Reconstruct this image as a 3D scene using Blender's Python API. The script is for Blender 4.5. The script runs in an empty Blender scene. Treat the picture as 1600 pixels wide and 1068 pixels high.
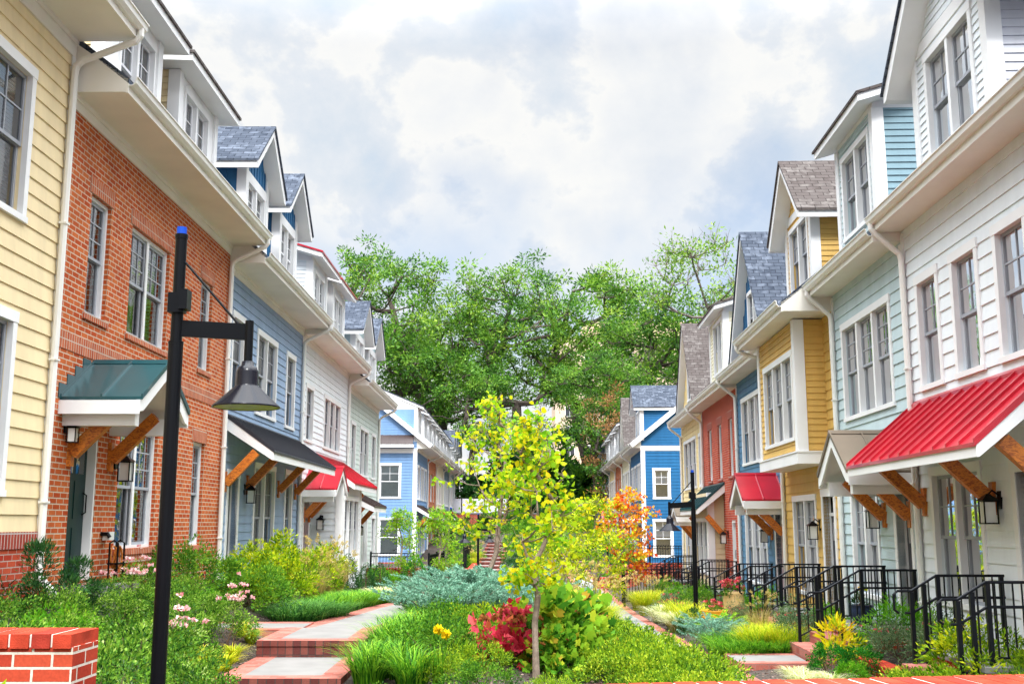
import bpy, math, random
import numpy as np
from mathutils import Vector, Matrix, noise as mnoise

S = bpy.context.scene
COL = S.collection
R = math.radians

# ------------------------------------------------------------------ camera, sky, sun, exposure
cam_d = bpy.data.cameras.new("camera"); cam = bpy.data.objects.new("camera", cam_d); COL.objects.link(cam)
cam.location = (0, 0, 3.0); cam.rotation_euler = (R(90 + 9.65), 0, 0)
cam_d.lens = 37.46; cam_d.sensor_width = 36; cam_d.clip_end = 3000; cam_d.clip_start = 0.05
S.camera = cam
S.view_settings.view_transform = 'Standard'; S.view_settings.look = 'None'
S.view_settings.exposure = 1.58; S.view_settings.gamma = 1.0
S.cycles.use_denoising = True
S.cycles.max_bounces = 7; S.cycles.diffuse_bounces = 3; S.cycles.glossy_bounces = 3
S.cycles.transmission_bounces = 4; S.cycles.transparent_max_bounces = 8
S.cycles.caustics_reflective = False; S.cycles.caustics_refractive = False
SUN_EL, SUN_AZ = R(50), R(174)          # azimuth clockwise from +Y: behind the camera, a little to the right

W = bpy.data.worlds.new("World"); S.world = W; W.use_nodes = True
def nd(nt, t, **k):
    n = nt.nodes.new(t)
    for a, b in k.items():
        if a in n.inputs.keys() if isinstance(a, str) else False: n.inputs[a].default_value = b
        else: setattr(n, a, b)
    return n
def ramp(nt, stops, interp='LINEAR'):
    n = nt.nodes.new('ShaderNodeValToRGB'); e = n.color_ramp.elements; n.color_ramp.interpolation = interp
    while len(e) < len(stops): e.new(0.5)
    for x, (p, c) in zip(e, stops):
        x.position = p; x.color = (c, c, c, 1) if isinstance(c, (int, float)) else (*c, 1)
    return n
def math_n(nt, op, a, b=None, c=None):
    n = nt.nodes.new('ShaderNodeMath'); n.operation = op
    for i, v in enumerate((a, b, c)):
        if v is None: continue
        if isinstance(v, (int, float)): n.inputs[i].default_value = v
        else: nt.links.new(v, n.inputs[i])
    return n.outputs[0]
def mixc(nt, f, a, b, mode='MIX'):
    n = nt.nodes.new('ShaderNodeMix'); n.data_type = 'RGBA'; n.blend_type = mode
    for k, v in ((0, f), (6, a), (7, b)):
        if hasattr(v, 'links'): nt.links.new(v, n.inputs[k])
        elif k == 0: n.inputs[0].default_value = v
        else: n.inputs[k].default_value = (*v, 1)
    return n.outputs[2]
def sky_world():
    nt = W.node_tree; nt.nodes.clear(); L = nt.links.new
    out = nt.nodes.new('ShaderNodeOutputWorld')
    sky = nt.nodes.new('ShaderNodeTexSky'); sky.sky_type = 'NISHITA'; sky.sun_disc = False
    sky.sun_elevation = SUN_EL; sky.sun_rotation = SUN_AZ
    b1 = nt.nodes.new('ShaderNodeBackground'); b1.inputs[1].default_value = 0.06; L(sky.outputs[0], b1.inputs[0])
    tc = nt.nodes.new('ShaderNodeTexCoord'); sep = nt.nodes.new('ShaderNodeSeparateXYZ'); L(tc.outputs['Generated'], sep.inputs[0])
    mp = nt.nodes.new('ShaderNodeMapping'); L(tc.outputs['Generated'], mp.inputs[0])
    mp.inputs['Location'].default_value = (1.35, 0.9, 0.1); mp.inputs['Scale'].default_value = (1.0, 1.0, 1.25)
    n1 = nd(nt, 'ShaderNodeTexNoise'); n1.inputs['Scale'].default_value = 5.0; n1.inputs['Detail'].default_value = 12
    n1.inputs['Roughness'].default_value = 0.57; n1.inputs['Distortion'].default_value = 0.12; L(mp.outputs[0], n1.inputs[0])
    mp2 = nt.nodes.new('ShaderNodeMapping'); L(tc.outputs['Generated'], mp2.inputs[0])
    mp2.inputs['Location'].default_value = (5.1, 1.7, 3.3)
    n2 = nd(nt, 'ShaderNodeTexNoise'); n2.inputs['Scale'].default_value = 2.1; n2.inputs['Detail'].default_value = 7
    n2.inputs['Roughness'].default_value = 0.5; L(mp2.outputs[0], n2.inputs[0])
    cl = ramp(nt, [(0.28, (.52, .70, .90)), (0.36, (.68, .80, .93)), (0.43, (.79, .86, .94)), (0.485, (.88, .92, .97)), (0.52, (1.05, 1.045, 1.02)), (0.60, (.97, .985, 1.0)), (0.72, (.87, .91, .96))])
    L(n1.outputs[0], cl.inputs[0])
    # overcast sky, its unseen overhead part boosted to light the facades
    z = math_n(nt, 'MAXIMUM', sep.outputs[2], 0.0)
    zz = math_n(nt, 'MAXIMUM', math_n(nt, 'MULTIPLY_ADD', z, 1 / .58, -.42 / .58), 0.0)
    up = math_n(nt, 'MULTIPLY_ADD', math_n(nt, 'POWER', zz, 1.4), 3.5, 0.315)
    # glow added round the sun, behind the camera, to help light the walls
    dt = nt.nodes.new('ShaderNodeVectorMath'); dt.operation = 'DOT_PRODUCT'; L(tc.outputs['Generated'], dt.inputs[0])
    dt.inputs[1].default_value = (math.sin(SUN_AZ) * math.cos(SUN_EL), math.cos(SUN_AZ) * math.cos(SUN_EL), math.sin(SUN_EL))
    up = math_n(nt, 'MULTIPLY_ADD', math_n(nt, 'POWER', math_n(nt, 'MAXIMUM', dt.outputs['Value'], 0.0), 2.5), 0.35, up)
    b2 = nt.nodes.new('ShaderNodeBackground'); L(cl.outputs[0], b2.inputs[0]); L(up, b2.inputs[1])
    cov = ramp(nt, [(0.30, 0.35), (0.42, 0.97)]); L(n2.outputs[0], cov.inputs[0])
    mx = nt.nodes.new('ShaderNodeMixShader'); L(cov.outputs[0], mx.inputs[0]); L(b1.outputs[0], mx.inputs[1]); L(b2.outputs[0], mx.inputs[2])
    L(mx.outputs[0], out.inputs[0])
sky_world()
sd = bpy.data.lights.new("sun", 'SUN'); sd.energy = 1.25; sd.angle = R(14); sd.color = (1, .99, .97)
sun = bpy.data.objects.new("sun", sd); COL.objects.link(sun)
sun.rotation_euler = (R(90) - SUN_EL, 0, R(180) - SUN_AZ); sun.location = (0, -10, 60)

# ------------------------------------------------------------------ materials
MATS = {}
def newmat(name):
    m = bpy.data.materials.new(name); m.use_nodes = True
    return m, m.node_tree, m.node_tree.nodes['Principled BSDF']
def paint(name, col, rough=.5, var=.06, scale=1.3, metal=0, spec=.4, bump=0, coat=0):
    if name in MATS: return MATS[name]
    m, nt, b = newmat(name); L = nt.links.new
    tc = nt.nodes.new('ShaderNodeTexCoord')
    n = nd(nt, 'ShaderNodeTexNoise'); n.inputs['Scale'].default_value = scale; n.inputs['Detail'].default_value = 6
    L(tc.outputs['Object'], n.inputs[0])
    if 'siding' in name:
        mp = nt.nodes.new('ShaderNodeMapping'); mp.inputs['Scale'].default_value = (1.6, 1.6, .35); L(tc.outputs['Object'], mp.inputs[0]); L(mp.outputs[0], n.inputs[0]); n.inputs['Roughness'].default_value = .65; var = var * 1.5
    lo = tuple(c * (1 - var * 1.6) for c in col); hi = tuple(min(1, c * (1 + var)) for c in col)
    r = ramp(nt, [(.3, lo), (.65, hi)]); L(n.outputs[0], r.inputs[0]); L(r.outputs[0], b.inputs['Base Color'])
    b.inputs['Roughness'].default_value = rough; b.inputs['Metallic'].default_value = metal
    b.inputs['Specular IOR Level'].default_value = spec * .45; b.inputs['Coat Weight'].default_value = coat
    if bump:
        n2 = nd(nt, 'ShaderNodeTexNoise'); n2.inputs['Scale'].default_value = scale * 18; L(tc.outputs['Object'], n2.inputs[0])
        bp = nt.nodes.new('ShaderNodeBump'); bp.inputs['Strength'].default_value = bump; bp.inputs['Distance'].default_value = .01
        L(n2.outputs[0], bp.inputs['Height']); L(bp.outputs[0], b.inputs['Normal'])
    MATS[name] = m; return m
def brickmat(name, c1, c2, mortar, bw=.213, rh=.076, ms=.010, off=.5, bias=0.0, rough=.85, dirt=.25):
    m, nt, b = newmat(name); L = nt.links.new
    uv = nt.nodes.new('ShaderNodeUVMap'); uv.uv_map = 'UV'
    t = nt.nodes.new('ShaderNodeTexBrick'); L(uv.outputs[0], t.inputs[0])
    t.inputs['Scale'].default_value = 1; t.inputs['Brick Width'].default_value = bw; t.inputs['Row Height'].default_value = rh
    t.inputs['Mortar Size'].default_value = ms; t.inputs['Mortar Smooth'].default_value = .15; t.inputs['Bias'].default_value = bias
    t.offset = off
    t.inputs['Color1'].default_value = (*c1, 1); t.inputs['Color2'].default_value = (*c2, 1); t.inputs['Mortar'].default_value = (*mortar, 1)
    n = nd(nt, 'ShaderNodeTexNoise'); n.inputs['Scale'].default_value = 2.2; n.inputs['Detail'].default_value = 8; n.inputs['Roughness'].default_value = .7
    L(uv.outputs[0], n.inputs[0])
    r = ramp(nt, [(.3, 1 - dirt), (.7, 1.0 + dirt * .2)]); L(n.outputs[0], r.inputs[0])
    n3 = nd(nt, 'ShaderNodeTexNoise'); n3.inputs['Scale'].default_value = 60; n3.inputs['Detail'].default_value = 3; L(uv.outputs[0], n3.inputs[0])
    r3 = ramp(nt, [(.3, .82), (.7, 1.08)]); L(n3.outputs[0], r3.inputs[0])
    c = mixc(nt, 1.0, t.outputs[0], r.outputs[0], 'MULTIPLY'); c = mixc(nt, 1.0, c, r3.outputs[0], 'MULTIPLY')
    L(c, b.inputs['Base Color']); b.inputs['Roughness'].default_value = rough; b.inputs['Specular IOR Level'].default_value = .08
    bp = nt.nodes.new('ShaderNodeBump'); bp.inputs['Strength'].default_value = .8; bp.inputs['Distance'].default_value = .008; bp.invert = True
    L(t.outputs['Fac'], bp.inputs['Height']); L(bp.outputs[0], b.inputs['Normal'])
    MATS[name] = m; return m
def shingle(name, c1, c2, c3):
    m, nt, b = newmat(name); L = nt.links.new
    uv = nt.nodes.new('ShaderNodeUVMap'); uv.uv_map = 'UV'
    def bt(w, off, ca, cb):
        t = nt.nodes.new('ShaderNodeTexBrick'); L(uv.outputs[0], t.inputs[0]); t.inputs['Scale'].default_value = 1
        t.inputs['Brick Width'].default_value = w; t.inputs['Row Height'].default_value = .14; t.inputs['Mortar Size'].default_value = .007
        t.inputs['Mortar Smooth'].default_value = .6; t.offset = off; t.offset_frequency = 2
        t.inputs['Color1'].default_value = (*ca, 1); t.inputs['Color2'].default_value = (*cb, 1)
        t.inputs['Mortar'].default_value = (*(x * .45 for x in c1), 1); return t
    a = bt(.30, .5, c1, c3); d = bt(.30, .5, c2, c1)
    n = nd(nt, 'ShaderNodeTexNoise'); n.inputs['Scale'].default_value = 5.3; n.inputs['Detail'].default_value = 4; L(uv.outputs[0], n.inputs[0])
    r = ramp(nt, [(.35, 0.1), (.65, .9)]); L(n.outputs[0], r.inputs[0])
    c = mixc(nt, r.outputs[0], a.outputs[0], d.outputs[0])
    g = nd(nt, 'ShaderNodeTexNoise'); g.inputs['Scale'].default_value = 160; L(uv.outputs[0], g.inputs[0])
    gr = ramp(nt, [(.3, .75), (.7, 1.2)]); L(g.outputs[0], gr.inputs[0])
    c = mixc(nt, 1.0, c, gr.outputs[0], 'MULTIPLY'); L(c, b.inputs['Base Color']); b.inputs['Roughness'].default_value = .9
    b.inputs['Specular IOR Level'].default_value = .03
    bp = nt.nodes.new('ShaderNodeBump'); bp.inputs['Strength'].default_value = .9; bp.inputs['Distance'].default_value = .012; bp.invert = True
    L(a.outputs['Fac'], bp.inputs['Height']); L(bp.outputs[0], b.inputs['Normal'])
    MATS[name] = m; return m
def woodmat(name, c1, c2):
    m, nt, b = newmat(name); L = nt.links.new
    tc = nt.nodes.new('ShaderNodeTexCoord')
    w = nt.nodes.new('ShaderNodeTexNoise'); w.inputs['Scale'].default_value = 7; w.inputs['Detail'].default_value = 8; w.inputs['Distortion'].default_value = 1.5
    mp = nt.nodes.new('ShaderNodeMapping'); mp.inputs['Scale'].default_value = (2.2, 9, 4.5); L(tc.outputs['Object'], mp.inputs[0]); L(mp.outputs[0], w.inputs[0])
    r = ramp(nt, [(.25, tuple(x * .6 for x in c2)), (.38, c2), (.55, c1), (.8, tuple(x * 1.1 for x in c1))]); L(w.outputs[0], r.inputs[0]); L(r.outputs[0], b.inputs['Base Color'])
    b.inputs['Roughness'].default_value = .45; MATS[name] = m; return m
def glassmat(name, tint, refl):
    m, nt, b = newmat(name); L = nt.links.new; nt.nodes.remove(b); out = nt.nodes['Material Output']
    tr = nt.nodes.new('ShaderNodeBsdfTransparent'); tr.inputs[0].default_value = (*tint, 1)
    gl = nt.nodes.new('ShaderNodeBsdfGlossy'); gl.inputs['Roughness'].default_value = .015
    fr = nt.nodes.new('ShaderNodeFresnel'); fr.inputs[0].default_value = 1.5
    # slightly wavy panes
    tc = nt.nodes.new('ShaderNodeTexCoord'); n = nd(nt, 'ShaderNodeTexNoise'); n.inputs['Scale'].default_value = 2.4; n.inputs['Detail'].default_value = 1; L(tc.outputs['Object'], n.inputs[0])
    bp = nt.nodes.new('ShaderNodeBump'); bp.inputs['Strength'].default_value = .25; bp.inputs['Distance'].default_value = .03; L(n.outputs[0], bp.inputs['Height'])
    L(bp.outputs[0], gl.inputs['Normal'])
    f = math_n(nt, 'MULTIPLY_ADD', fr.outputs[0], 1.0, refl)
    mx = nt.nodes.new('ShaderNodeMixShader'); L(f, mx.inputs[0]); L(tr.outputs[0], mx.inputs[1]); L(gl.outputs[0], mx.inputs[2]); L(mx.outputs[0], out.inputs[0])
    MATS[name] = m; return m
def blindmat(name, col):
    m, nt, b = newmat(name); L = nt.links.new
    tc = nt.nodes.new('ShaderNodeTexCoord'); w = nt.nodes.new('ShaderNodeTexWave'); w.bands_direction = 'Z'; w.inputs['Scale'].default_value = 6.3
    L(tc.outputs['Object'], w.inputs[0])
    bp = nt.nodes.new('ShaderNodeBump'); bp.inputs['Strength'].default_value = 1; bp.inputs['Distance'].default_value = .03
    L(w.outputs[1], bp.inputs['Height']); L(bp.outputs[0], b.inputs['Normal'])
    b.inputs['Base Color'].default_value = (*col, 1); b.inputs['Roughness'].default_value = .6; MATS[name] = m; return m
def leafmat(name, stops, trans=.27, rough=.5, spec=.12):
    """stops: colours from dark to light; each leaf has its own 'tint'"""
    m, nt, b = newmat(name); L = nt.links.new; out = nt.nodes['Material Output']
    at = nt.nodes.new('ShaderNodeAttribute'); at.attribute_name = 'tint'
    k = len(stops); r = ramp(nt, [(i / (k - 1), c) for i, c in enumerate(stops)]); L(at.outputs['Fac'], r.inputs[0])
    L(r.outputs[0], b.inputs['Base Color']); b.inputs['Roughness'].default_value = rough; b.inputs['Specular IOR Level'].default_value = spec
    t = nt.nodes.new('ShaderNodeBsdfTranslucent'); L(r.outputs[0], t.inputs[0])
    mx = nt.nodes.new('ShaderNodeMixShader'); mx.inputs[0].default_value = trans; L(b.outputs[0], mx.inputs[1]); L(t.outputs[0], mx.inputs[2]); L(mx.outputs[0], out.inputs[0])
    MATS[name] = m; return m
def groundmat(name, stops, scale, bump=.03):
    m, nt, b = newmat(name); L = nt.links.new
    tc = nt.nodes.new('ShaderNodeTexCoord'); n = nd(nt, 'ShaderNodeTexNoise'); n.inputs['Scale'].default_value = scale; n.inputs['Detail'].default_value = 10; n.inputs['Roughness'].default_value = .75
    L(tc.outputs['Object'], n.inputs[0]); r = ramp(nt, stops); L(n.outputs[0], r.inputs[0]); L(r.outputs[0], b.inputs['Base Color'])
    v = nt.nodes.new('ShaderNodeTexVoronoi'); v.inputs['Scale'].default_value = scale * 3; L(tc.outputs['Object'], v.inputs[0])
    bp = nt.nodes.new('ShaderNodeBump'); bp.inputs['Strength'].default_value = 1; bp.inputs['Distance'].default_value = bump
    L(v.outputs[0], bp.inputs['Height']); L(bp.outputs[0], b.inputs['Normal']); b.inputs['Roughness'].default_value = .95
    MATS[name] = m; return m

M = {}
M['white'] = paint('white trim paint', (.82, .82, .82), .4, .03)
M['cream_trim'] = paint('cream eave paint', (.80, .77, .70), .5, .04)
M['gutter'] = paint('white gutter metal', (.80, .79, .75), .3, .04, spec=.6)
M['grey_sash'] = paint('grey window sash', (.36, .38, .42), .4, .05)
M['white_sash'] = paint('white window sash', (.76, .77, .79), .4, .03)
M['yellow'] = paint('pale yellow siding', (.80, .655, .40), .55, .05)
M['slate_blue'] = paint('slate blue siding', (.27, .37, .52), .55, .05)
M['white_siding'] = paint('white siding', (.755, .80, .83), .55, .03)
M['mint'] = paint('pale grey green siding', (.60, .68, .64), .55, .04)
M['teal_pale'] = paint('pale teal siding', (.50, .615, .64), .55, .04)
M['teal_mid'] = paint('teal blue siding', (.20, .31, .36), .55, .05)
M['ochre'] = paint('ochre siding', (.66, .42, .12), .55, .05)
M['blue'] = paint('steel blue siding', (.085, .20, .33), .55, .06)
M['cobalt'] = paint('bright blue siding', (.014, .115, .27), .55, .06)
M['batten_blue'] = paint('blue board siding', (.035, .14, .29), .5, .06)
M['sky_blue'] = paint('light blue siding', (.17, .30, .52), .55, .05)
M['butter'] = paint('butter yellow siding', (.84, .68, .36), .55, .04)
M['tan'] = paint('tan siding', (.66, .54, .34), .55, .04)
M['cream'] = paint('cream siding', (.80, .76, .56), .55, .04)
M['slate'] = paint('slate grey siding', (.16, .24, .32), .55, .05)
M['lgrey'] = paint('light grey siding', (.62, .63, .68), .55, .04)
M['brick_o'] = brickmat('orange red brick', (.48, .075, .022), (.64, .165, .05), (.68, .54, .40), ms=.0085)
M['brick_r'] = brickmat('dark red brick', (.42, .04, .022), (.60, .105, .05), (.55, .40, .34), ms=.007)
M['soldier_o'] = brickmat('upright orange brick', (.46, .095, .04), (.60, .17, .075), (.62, .52, .42), bw=.076, rh=.23, ms=.008, off=0)
M['soldier_r'] = brickmat('upright red brick', (.33, .045, .03), (.45, .085, .055), (.6, .52, .48), bw=.076, rh=.23, ms=.008, off=0)
M['near_brick'] = brickmat('bright red garden brick', (.36, .035, .02), (.54, .085, .04), (.66, .58, .50), bw=.213, rh=.078, ms=.0075)
M['paver'] = brickmat('red brick paver', (.37, .10, .075), (.52, .20, .155), (.34, .20, .17), bw=.21, rh=.105, ms=.005, rough=.8)
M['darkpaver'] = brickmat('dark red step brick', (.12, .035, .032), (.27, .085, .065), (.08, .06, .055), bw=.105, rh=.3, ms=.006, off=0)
M['sh_grey'] = shingle('blue grey shingle', (.026, .033, .048), (.07, .083, .11), (.17, .195, .245))
M['sh_brown'] = shingle('brown grey shingle', (.055, .045, .042), (.11, .092, .088), (.20, .18, .17))
M['m_red'] = paint('red metal roof', (.40, .006, .020), .28, .10, spec=1, coat=.35)
M['m_green'] = paint('dark teal metal roof', (.012, .060, .070), .28, .08, spec=.9, coat=.2)
M['m_dark'] = paint('dark grey metal roof', (.03, .032, .04), .35, .08, spec=.6)
M['m_brown'] = paint('brown metal roof', (.17, .135, .10), .35, .05, spec=.5)
M['m_umber'] = paint('dark umber metal roof', (.060, .042, .040), .35, .05, spec=.5)
M['wood'] = woodmat('orange stained wood', (.62, .19, .018), (.34, .075, .010))
M['black'] = paint('black painted metal', (.004, .0045, .006), .3, .1, spec=.3)
M['iron'] = paint('black railing paint', (.006, .007, .010), .35, .1, spec=.35)
M['blue_cap'] = paint('bright blue cap', (.008, .06, .42), .4, .03)
M['lens'] = paint('green tinted lamp lens', (.30, .42, .03), .25, .05)
M['lampglass'] = paint('frosted lantern glass', (.74, .76, .72), .2, .03)
M['door_green'] = paint('dark green door', (.009, .032, .032), .35, .05)
M['door_dark'] = paint('charcoal door', (.05, .052, .06), .4, .05)
M['door_red'] = paint('red door', (.42, .012, .018), .4, .05)
M['door_white'] = paint('white door', (.78, .78, .77), .4, .03)
M['glass'] = glassmat('window glass', (.80, .83, .88), .2)
M['blind'] = blindmat('pale window blind', (.29, .31, .36))
M['blind_dark'] = blindmat('dark window blind', (.15, .19, .20))  # darker blind colour, picked at random per window
M['room'] = paint('painted dark room', (.02, .032, .045), .9)  # sheet behind the panes, its dark colour standing for the unlit interior
M['concrete'] = paint('pale concrete', (.215, .207, .196), .9, .07, 2.5, spec=.2, bump=.25)
M['mulch'] = groundmat('mulch soil', [(.3, (.028, .021, .017)), (.5, (.06, .043, .034)), (.68, (.12, .088, .072))], 9)
M['bark_light'] = paint('smooth grey bark', (.27, .21, .165), .85, .2, 14, spec=.2, bump=.5)
M['bark_dark'] = paint('dark ridged bark', (.11, .088, .075), .9, .25, 3, spec=.15, bump=.8)
M['bark_dead'] = paint('bare grey bark', (.20, .165, .15), .9, .2, 3, spec=.15)
M['twig'] = paint('brown twig', (.12, .075, .045), .9, .2, 9)

# ------------------------------------------------------------------ mesh builder
class MB:
    """collects faces (with material slots) in a frame T and builds ONE mesh object"""
    def __init__(s, T=None): s.v = []; s.f = []; s.m = []; s.T = T or (lambda a, b, c: (a, b, c)); s.cur = 0
    def poly(s, pts):
        i = len(s.v); s.v += [s.T(*p) for p in pts]; s.f.append(list(range(i, i + len(pts)))); s.m.append(s.cur)
    def box(s, a0, a1, b0, b1, c0, c1):
        if a1 < a0: a0, a1 = a1, a0
        if b1 < b0: b0, b1 = b1, b0
        P = [(a, b, c) for a in (a0, a1) for b in (b0, b1) for c in (c0, c1)]
        i = len(s.v); s.v += [s.T(*p) for p in P]
        for q in ((0, 1, 3, 2), (4, 6, 7, 5), (0, 4, 5, 1), (2, 3, 7, 6), (0, 2, 6, 4), (1, 5, 7, 3)):
            s.f.append([i + k for k in q]); s.m.append(s.cur)
    def beam(s, p, q, w, h, up=(0, 0, 1)):
        p = Vector(p); q = Vector(q); d = (q - p).normalized(); x = d.cross(Vector(up)).normalized(); y = x.cross(d)
        a = [p + x * (w * i) + y * (h * j) for i, j in ((-.5, -.5), (.5, -.5), (.5, .5), (-.5, .5))]
        b = [v + (q - p) for v in a]; i = len(s.v); s.v += [s.T(*v) for v in a + b]
        for k in ((3, 2, 1, 0), (4, 5, 6, 7), (0, 1, 5, 4), (1, 2, 6, 5), (2, 3, 7, 6), (3, 0, 4, 7)):
            s.f.append([i + t for t in k]); s.m.append(s.cur)
    def extrude(s, prof, axis, a0, a1, cap=True):
        """prof: closed polygon of (x,y) mapped by axis(x,y,a)"""
        n = len(prof); i = len(s.v)
        for a in (a0, a1): s.v += [s.T(*axis(x, y, a)) for x, y in prof]
        for k in range(n):
            s.f.append([i + k, i + (k + 1) % n, i + n + (k + 1) % n, i + n + k]); s.m.append(s.cur)
        if cap:
            s.f.append([i + k for k in range(n)][::-1]); s.m.append(s.cur); s.f.append([i + n + k for k in range(n)]); s.m.append(s.cur)
    def tube(s, pts, r, seg=8, cap=True):
        pts = [Vector(p) for p in pts]; rr = r if isinstance(r, (list, tuple)) else [r] * len(pts)
        i0 = len(s.v); x = None
        for k, p in enumerate(pts):
            d = (pts[min(k + 1, len(pts) - 1)] - pts[max(k - 1, 0)]).normalized()
            if x is None: x = d.orthogonal().normalized()
            else:
                x = (x - d * x.dot(d)); x = x.normalized() if x.length > 1e-6 else d.orthogonal().normalized()
            y = d.cross(x)
            for j in range(seg):
                a = 2 * math.pi * j / seg; v = p + (x * math.cos(a) + y * math.sin(a)) * rr[k]; s.v.append(s.T(*v))
        for k in range(len(pts) - 1):
            for j in range(seg):
                a = i0 + k * seg + j; b = i0 + k * seg + (j + 1) % seg
                s.f.append([a, b, b + seg, a + seg]); s.m.append(s.cur)
        if cap:
            s.f.append([i0 + j for j in range(seg)][::-1]); s.m.append(s.cur)
            e = i0 + (len(pts) - 1) * seg; s.f.append([e + j for j in range(seg)]); s.m.append(s.cur)
    def lathe(s, c, prof, seg=20):
        i0 = len(s.v)
        for r, z in prof:
            for j in range(seg):
                a = 2 * math.pi * j / seg; s.v.append(s.T(c[0] + r * math.cos(a), c[1] + r * math.sin(a), c[2] + z))
        for k in range(len(prof) - 1):
            for j in range(seg):
                a = i0 + k * seg + j; b = i0 + k * seg + (j + 1) % seg
                s.f.append([a, b, b + seg, a + seg]); s.m.append(s.cur)
    def build(s, name, mats, parent=None, smooth=False, loc=None):
        me = bpy.data.meshes.new(name); me.from_pydata(s.v, [], s.f)
        mats = mats if isinstance(mats, (list, tuple)) else [mats]
        for m in mats: me.materials.append(m)
        n = len(me.polygons)
        if n:
            if len(mats) > 1: me.polygons.foreach_set('material_index', s.m)
            V = np.array(s.v, dtype=float)
            nl = np.zeros(n * 3); me.polygons.foreach_get('normal', nl); nl = nl.reshape(-1, 3)
            cnt = np.array([len(f) for f in s.f]); li = np.concatenate([np.array(f) for f in s.f])
            N = np.repeat(nl, cnt, axis=0); P = V[li]
            t = np.stack([-N[:, 1], N[:, 0], np.zeros(len(N))], 1); ln = np.linalg.norm(t, axis=1)
            flat = ln < .05; t[flat] = (1, 0, 0); t[~flat] /= ln[~flat][:, None]
            sgn = np.where(t[:, 0] + t[:, 1] * 1.01 < 0, -1, 1)[:, None]; t *= sgn
            b = np.cross(N, t); b *= np.where(b[:, 2] < -1e-6, -1, 1)[:, None]
            uv = np.stack([(P * t).sum(1), (P * b).sum(1)], 1)
            lay = me.uv_layers.new(name='UV'); lay.data.foreach_set('uv', uv.astype(np.float32).ravel())
            if smooth: me.polygons.foreach_set('use_smooth', [True] * n)
        o = bpy.data.objects.new(name, me); COL.objects.link(o)
        if parent: o.parent = parent
        if loc: o.location = loc
        return o
def tag(o, label=None, cat=None, group=None, kind=None):
    for k, v in (('label', label), ('category', cat), ('group', group), ('kind', kind)):
        if v: o[k] = v
    return o
def empty(name, loc, rz=0, **k):
    o = bpy.data.objects.new(name, None); COL.objects.link(o); o.location = loc; o.rotation_euler = (0, 0, rz); o.empty_display_size = .3
    return tag(o, k.get('label'), k.get('cat'), k.get('group'), k.get('kind'))
KIDS = {}
def copy_tree(o, parent=None):
    c = o.copy(); COL.objects.link(c)
    if parent: c.parent = parent
    for ch in list(o.children): copy_tree(ch, c)
    return c

# ------------------------------------------------------------------ terrain
TY = [-40, 5, 12, 13.25, 15.42, 15.56, 23, 30, 42, 50, 58, 73, 95, 140, 300]
TX = [-60, -8, -5.9, -3.75, -3.2, 0, 2.9, 4.9, 6.3, 9, 60]
TZ = {-60: [2.3, 2.2, 2.1, 2.1, 2.1, 2.1, 1.9, 1.5, 1.0, .6, .5, 1.9, 2.3, 3, 4],
      -8: [2.3, 2.2, 2.1, 2.1, 2.1, 2.1, 1.9, 1.5, 1.0, .6, .5, 1.9, 2.3, 3, 4],
      -5.9: [2.2, 2.1, 2.0, 2.0, 2.0, 1.98, 1.85, 1.55, .95, .6, .5, 1.9, 2.3, 3, 4],
      -3.75: [1.5, 1.5, 1.0, 1.08, 1.12, 1.27, 1.29, .87, .28, .16, .23, 1.85, 2.25, 3, 4],
      -3.2: [1.5, 1.5, 1.0, 1.08, 1.12, 1.27, 1.28, .85, .25, .15, .22, 1.85, 2.25, 3, 4],
      0: [1.4, 1.4, 1.05, 1.07, 1.12, 1.13, 1.15, .75, .25, .15, .22, 1.8, 2.2, 3, 4],
      2.9: [.8, .8, .75, .74, .72, .72, .57, .45, .22, .15, .22, 1.8, 2.2, 3, 4],
      4.9: [1.0, 1.0, .95, .93, .88, .88, .72, .55, .35, .3, .4, 1.9, 2.3, 3, 4],
      6.3: [1.35, 1.35, 1.3, 1.3, 1.25, 1.25, 1.08, .92, .75, .6, .5, 1.9, 2.3, 3, 4],
      9: [1.4, 1.4, 1.35, 1.3, 1.25, 1.25, 1.08, .92, .75, .6, .5, 1.9, 2.3, 3, 4],
      60: [1.4, 1.4, 1.35, 1.3, 1.25, 1.25, 1.08, .92, .75, .6, .5, 1.9, 2.3, 3, 4]}
TG = np.array([TZ[x] for x in TX])
def terr(x, y):
    cut = 16.6 < y < 18.45 and -5.3 < x < -3.0; x0 = x
    x = min(max(x, TX[0]), TX[-1]); y = min(max(y, TY[0]), TY[-1])
    col = [np.interp(y, TY, TG[i]) for i in range(len(TX))]
    z = float(np.interp(x, TX, col)); return min(z, 1.27) if cut else z
def build_ground():
    xs = sorted(set([-900, -300, -100, -60, -30, -15, -10] + list(np.arange(-8, 9.01, .33)) + [10, 15, 30, 60, 100, 300, 900]))
    ys = sorted(set([-300, -100, -40, -10] + list(np.arange(0, 60, .5)) + list(np.arange(60, 100, 2)) + [13.25, 15.42, 15.56, 110, 125, 140, 200, 300, 600, 1500]))
    m = MB(); nx = len(xs)
    for y in ys:
        for x in xs:
            k = (1 if -8 < x < 8 and 8 < y < 60 else 0)
            m.v.append((x, y, terr(x, y) + k * .014 * mnoise.noise((x * 1.5, y * 1.5, 0))))
    for j in range(len(ys) - 1):
        for i in range(nx - 1):
            a = j * nx + i; m.f.append([a, a + 1, a + nx + 1, a + nx]); m.m.append(0)
    tag(m.build('ground', M['mulch'], smooth=True), kind='structure')
build_ground()

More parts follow.
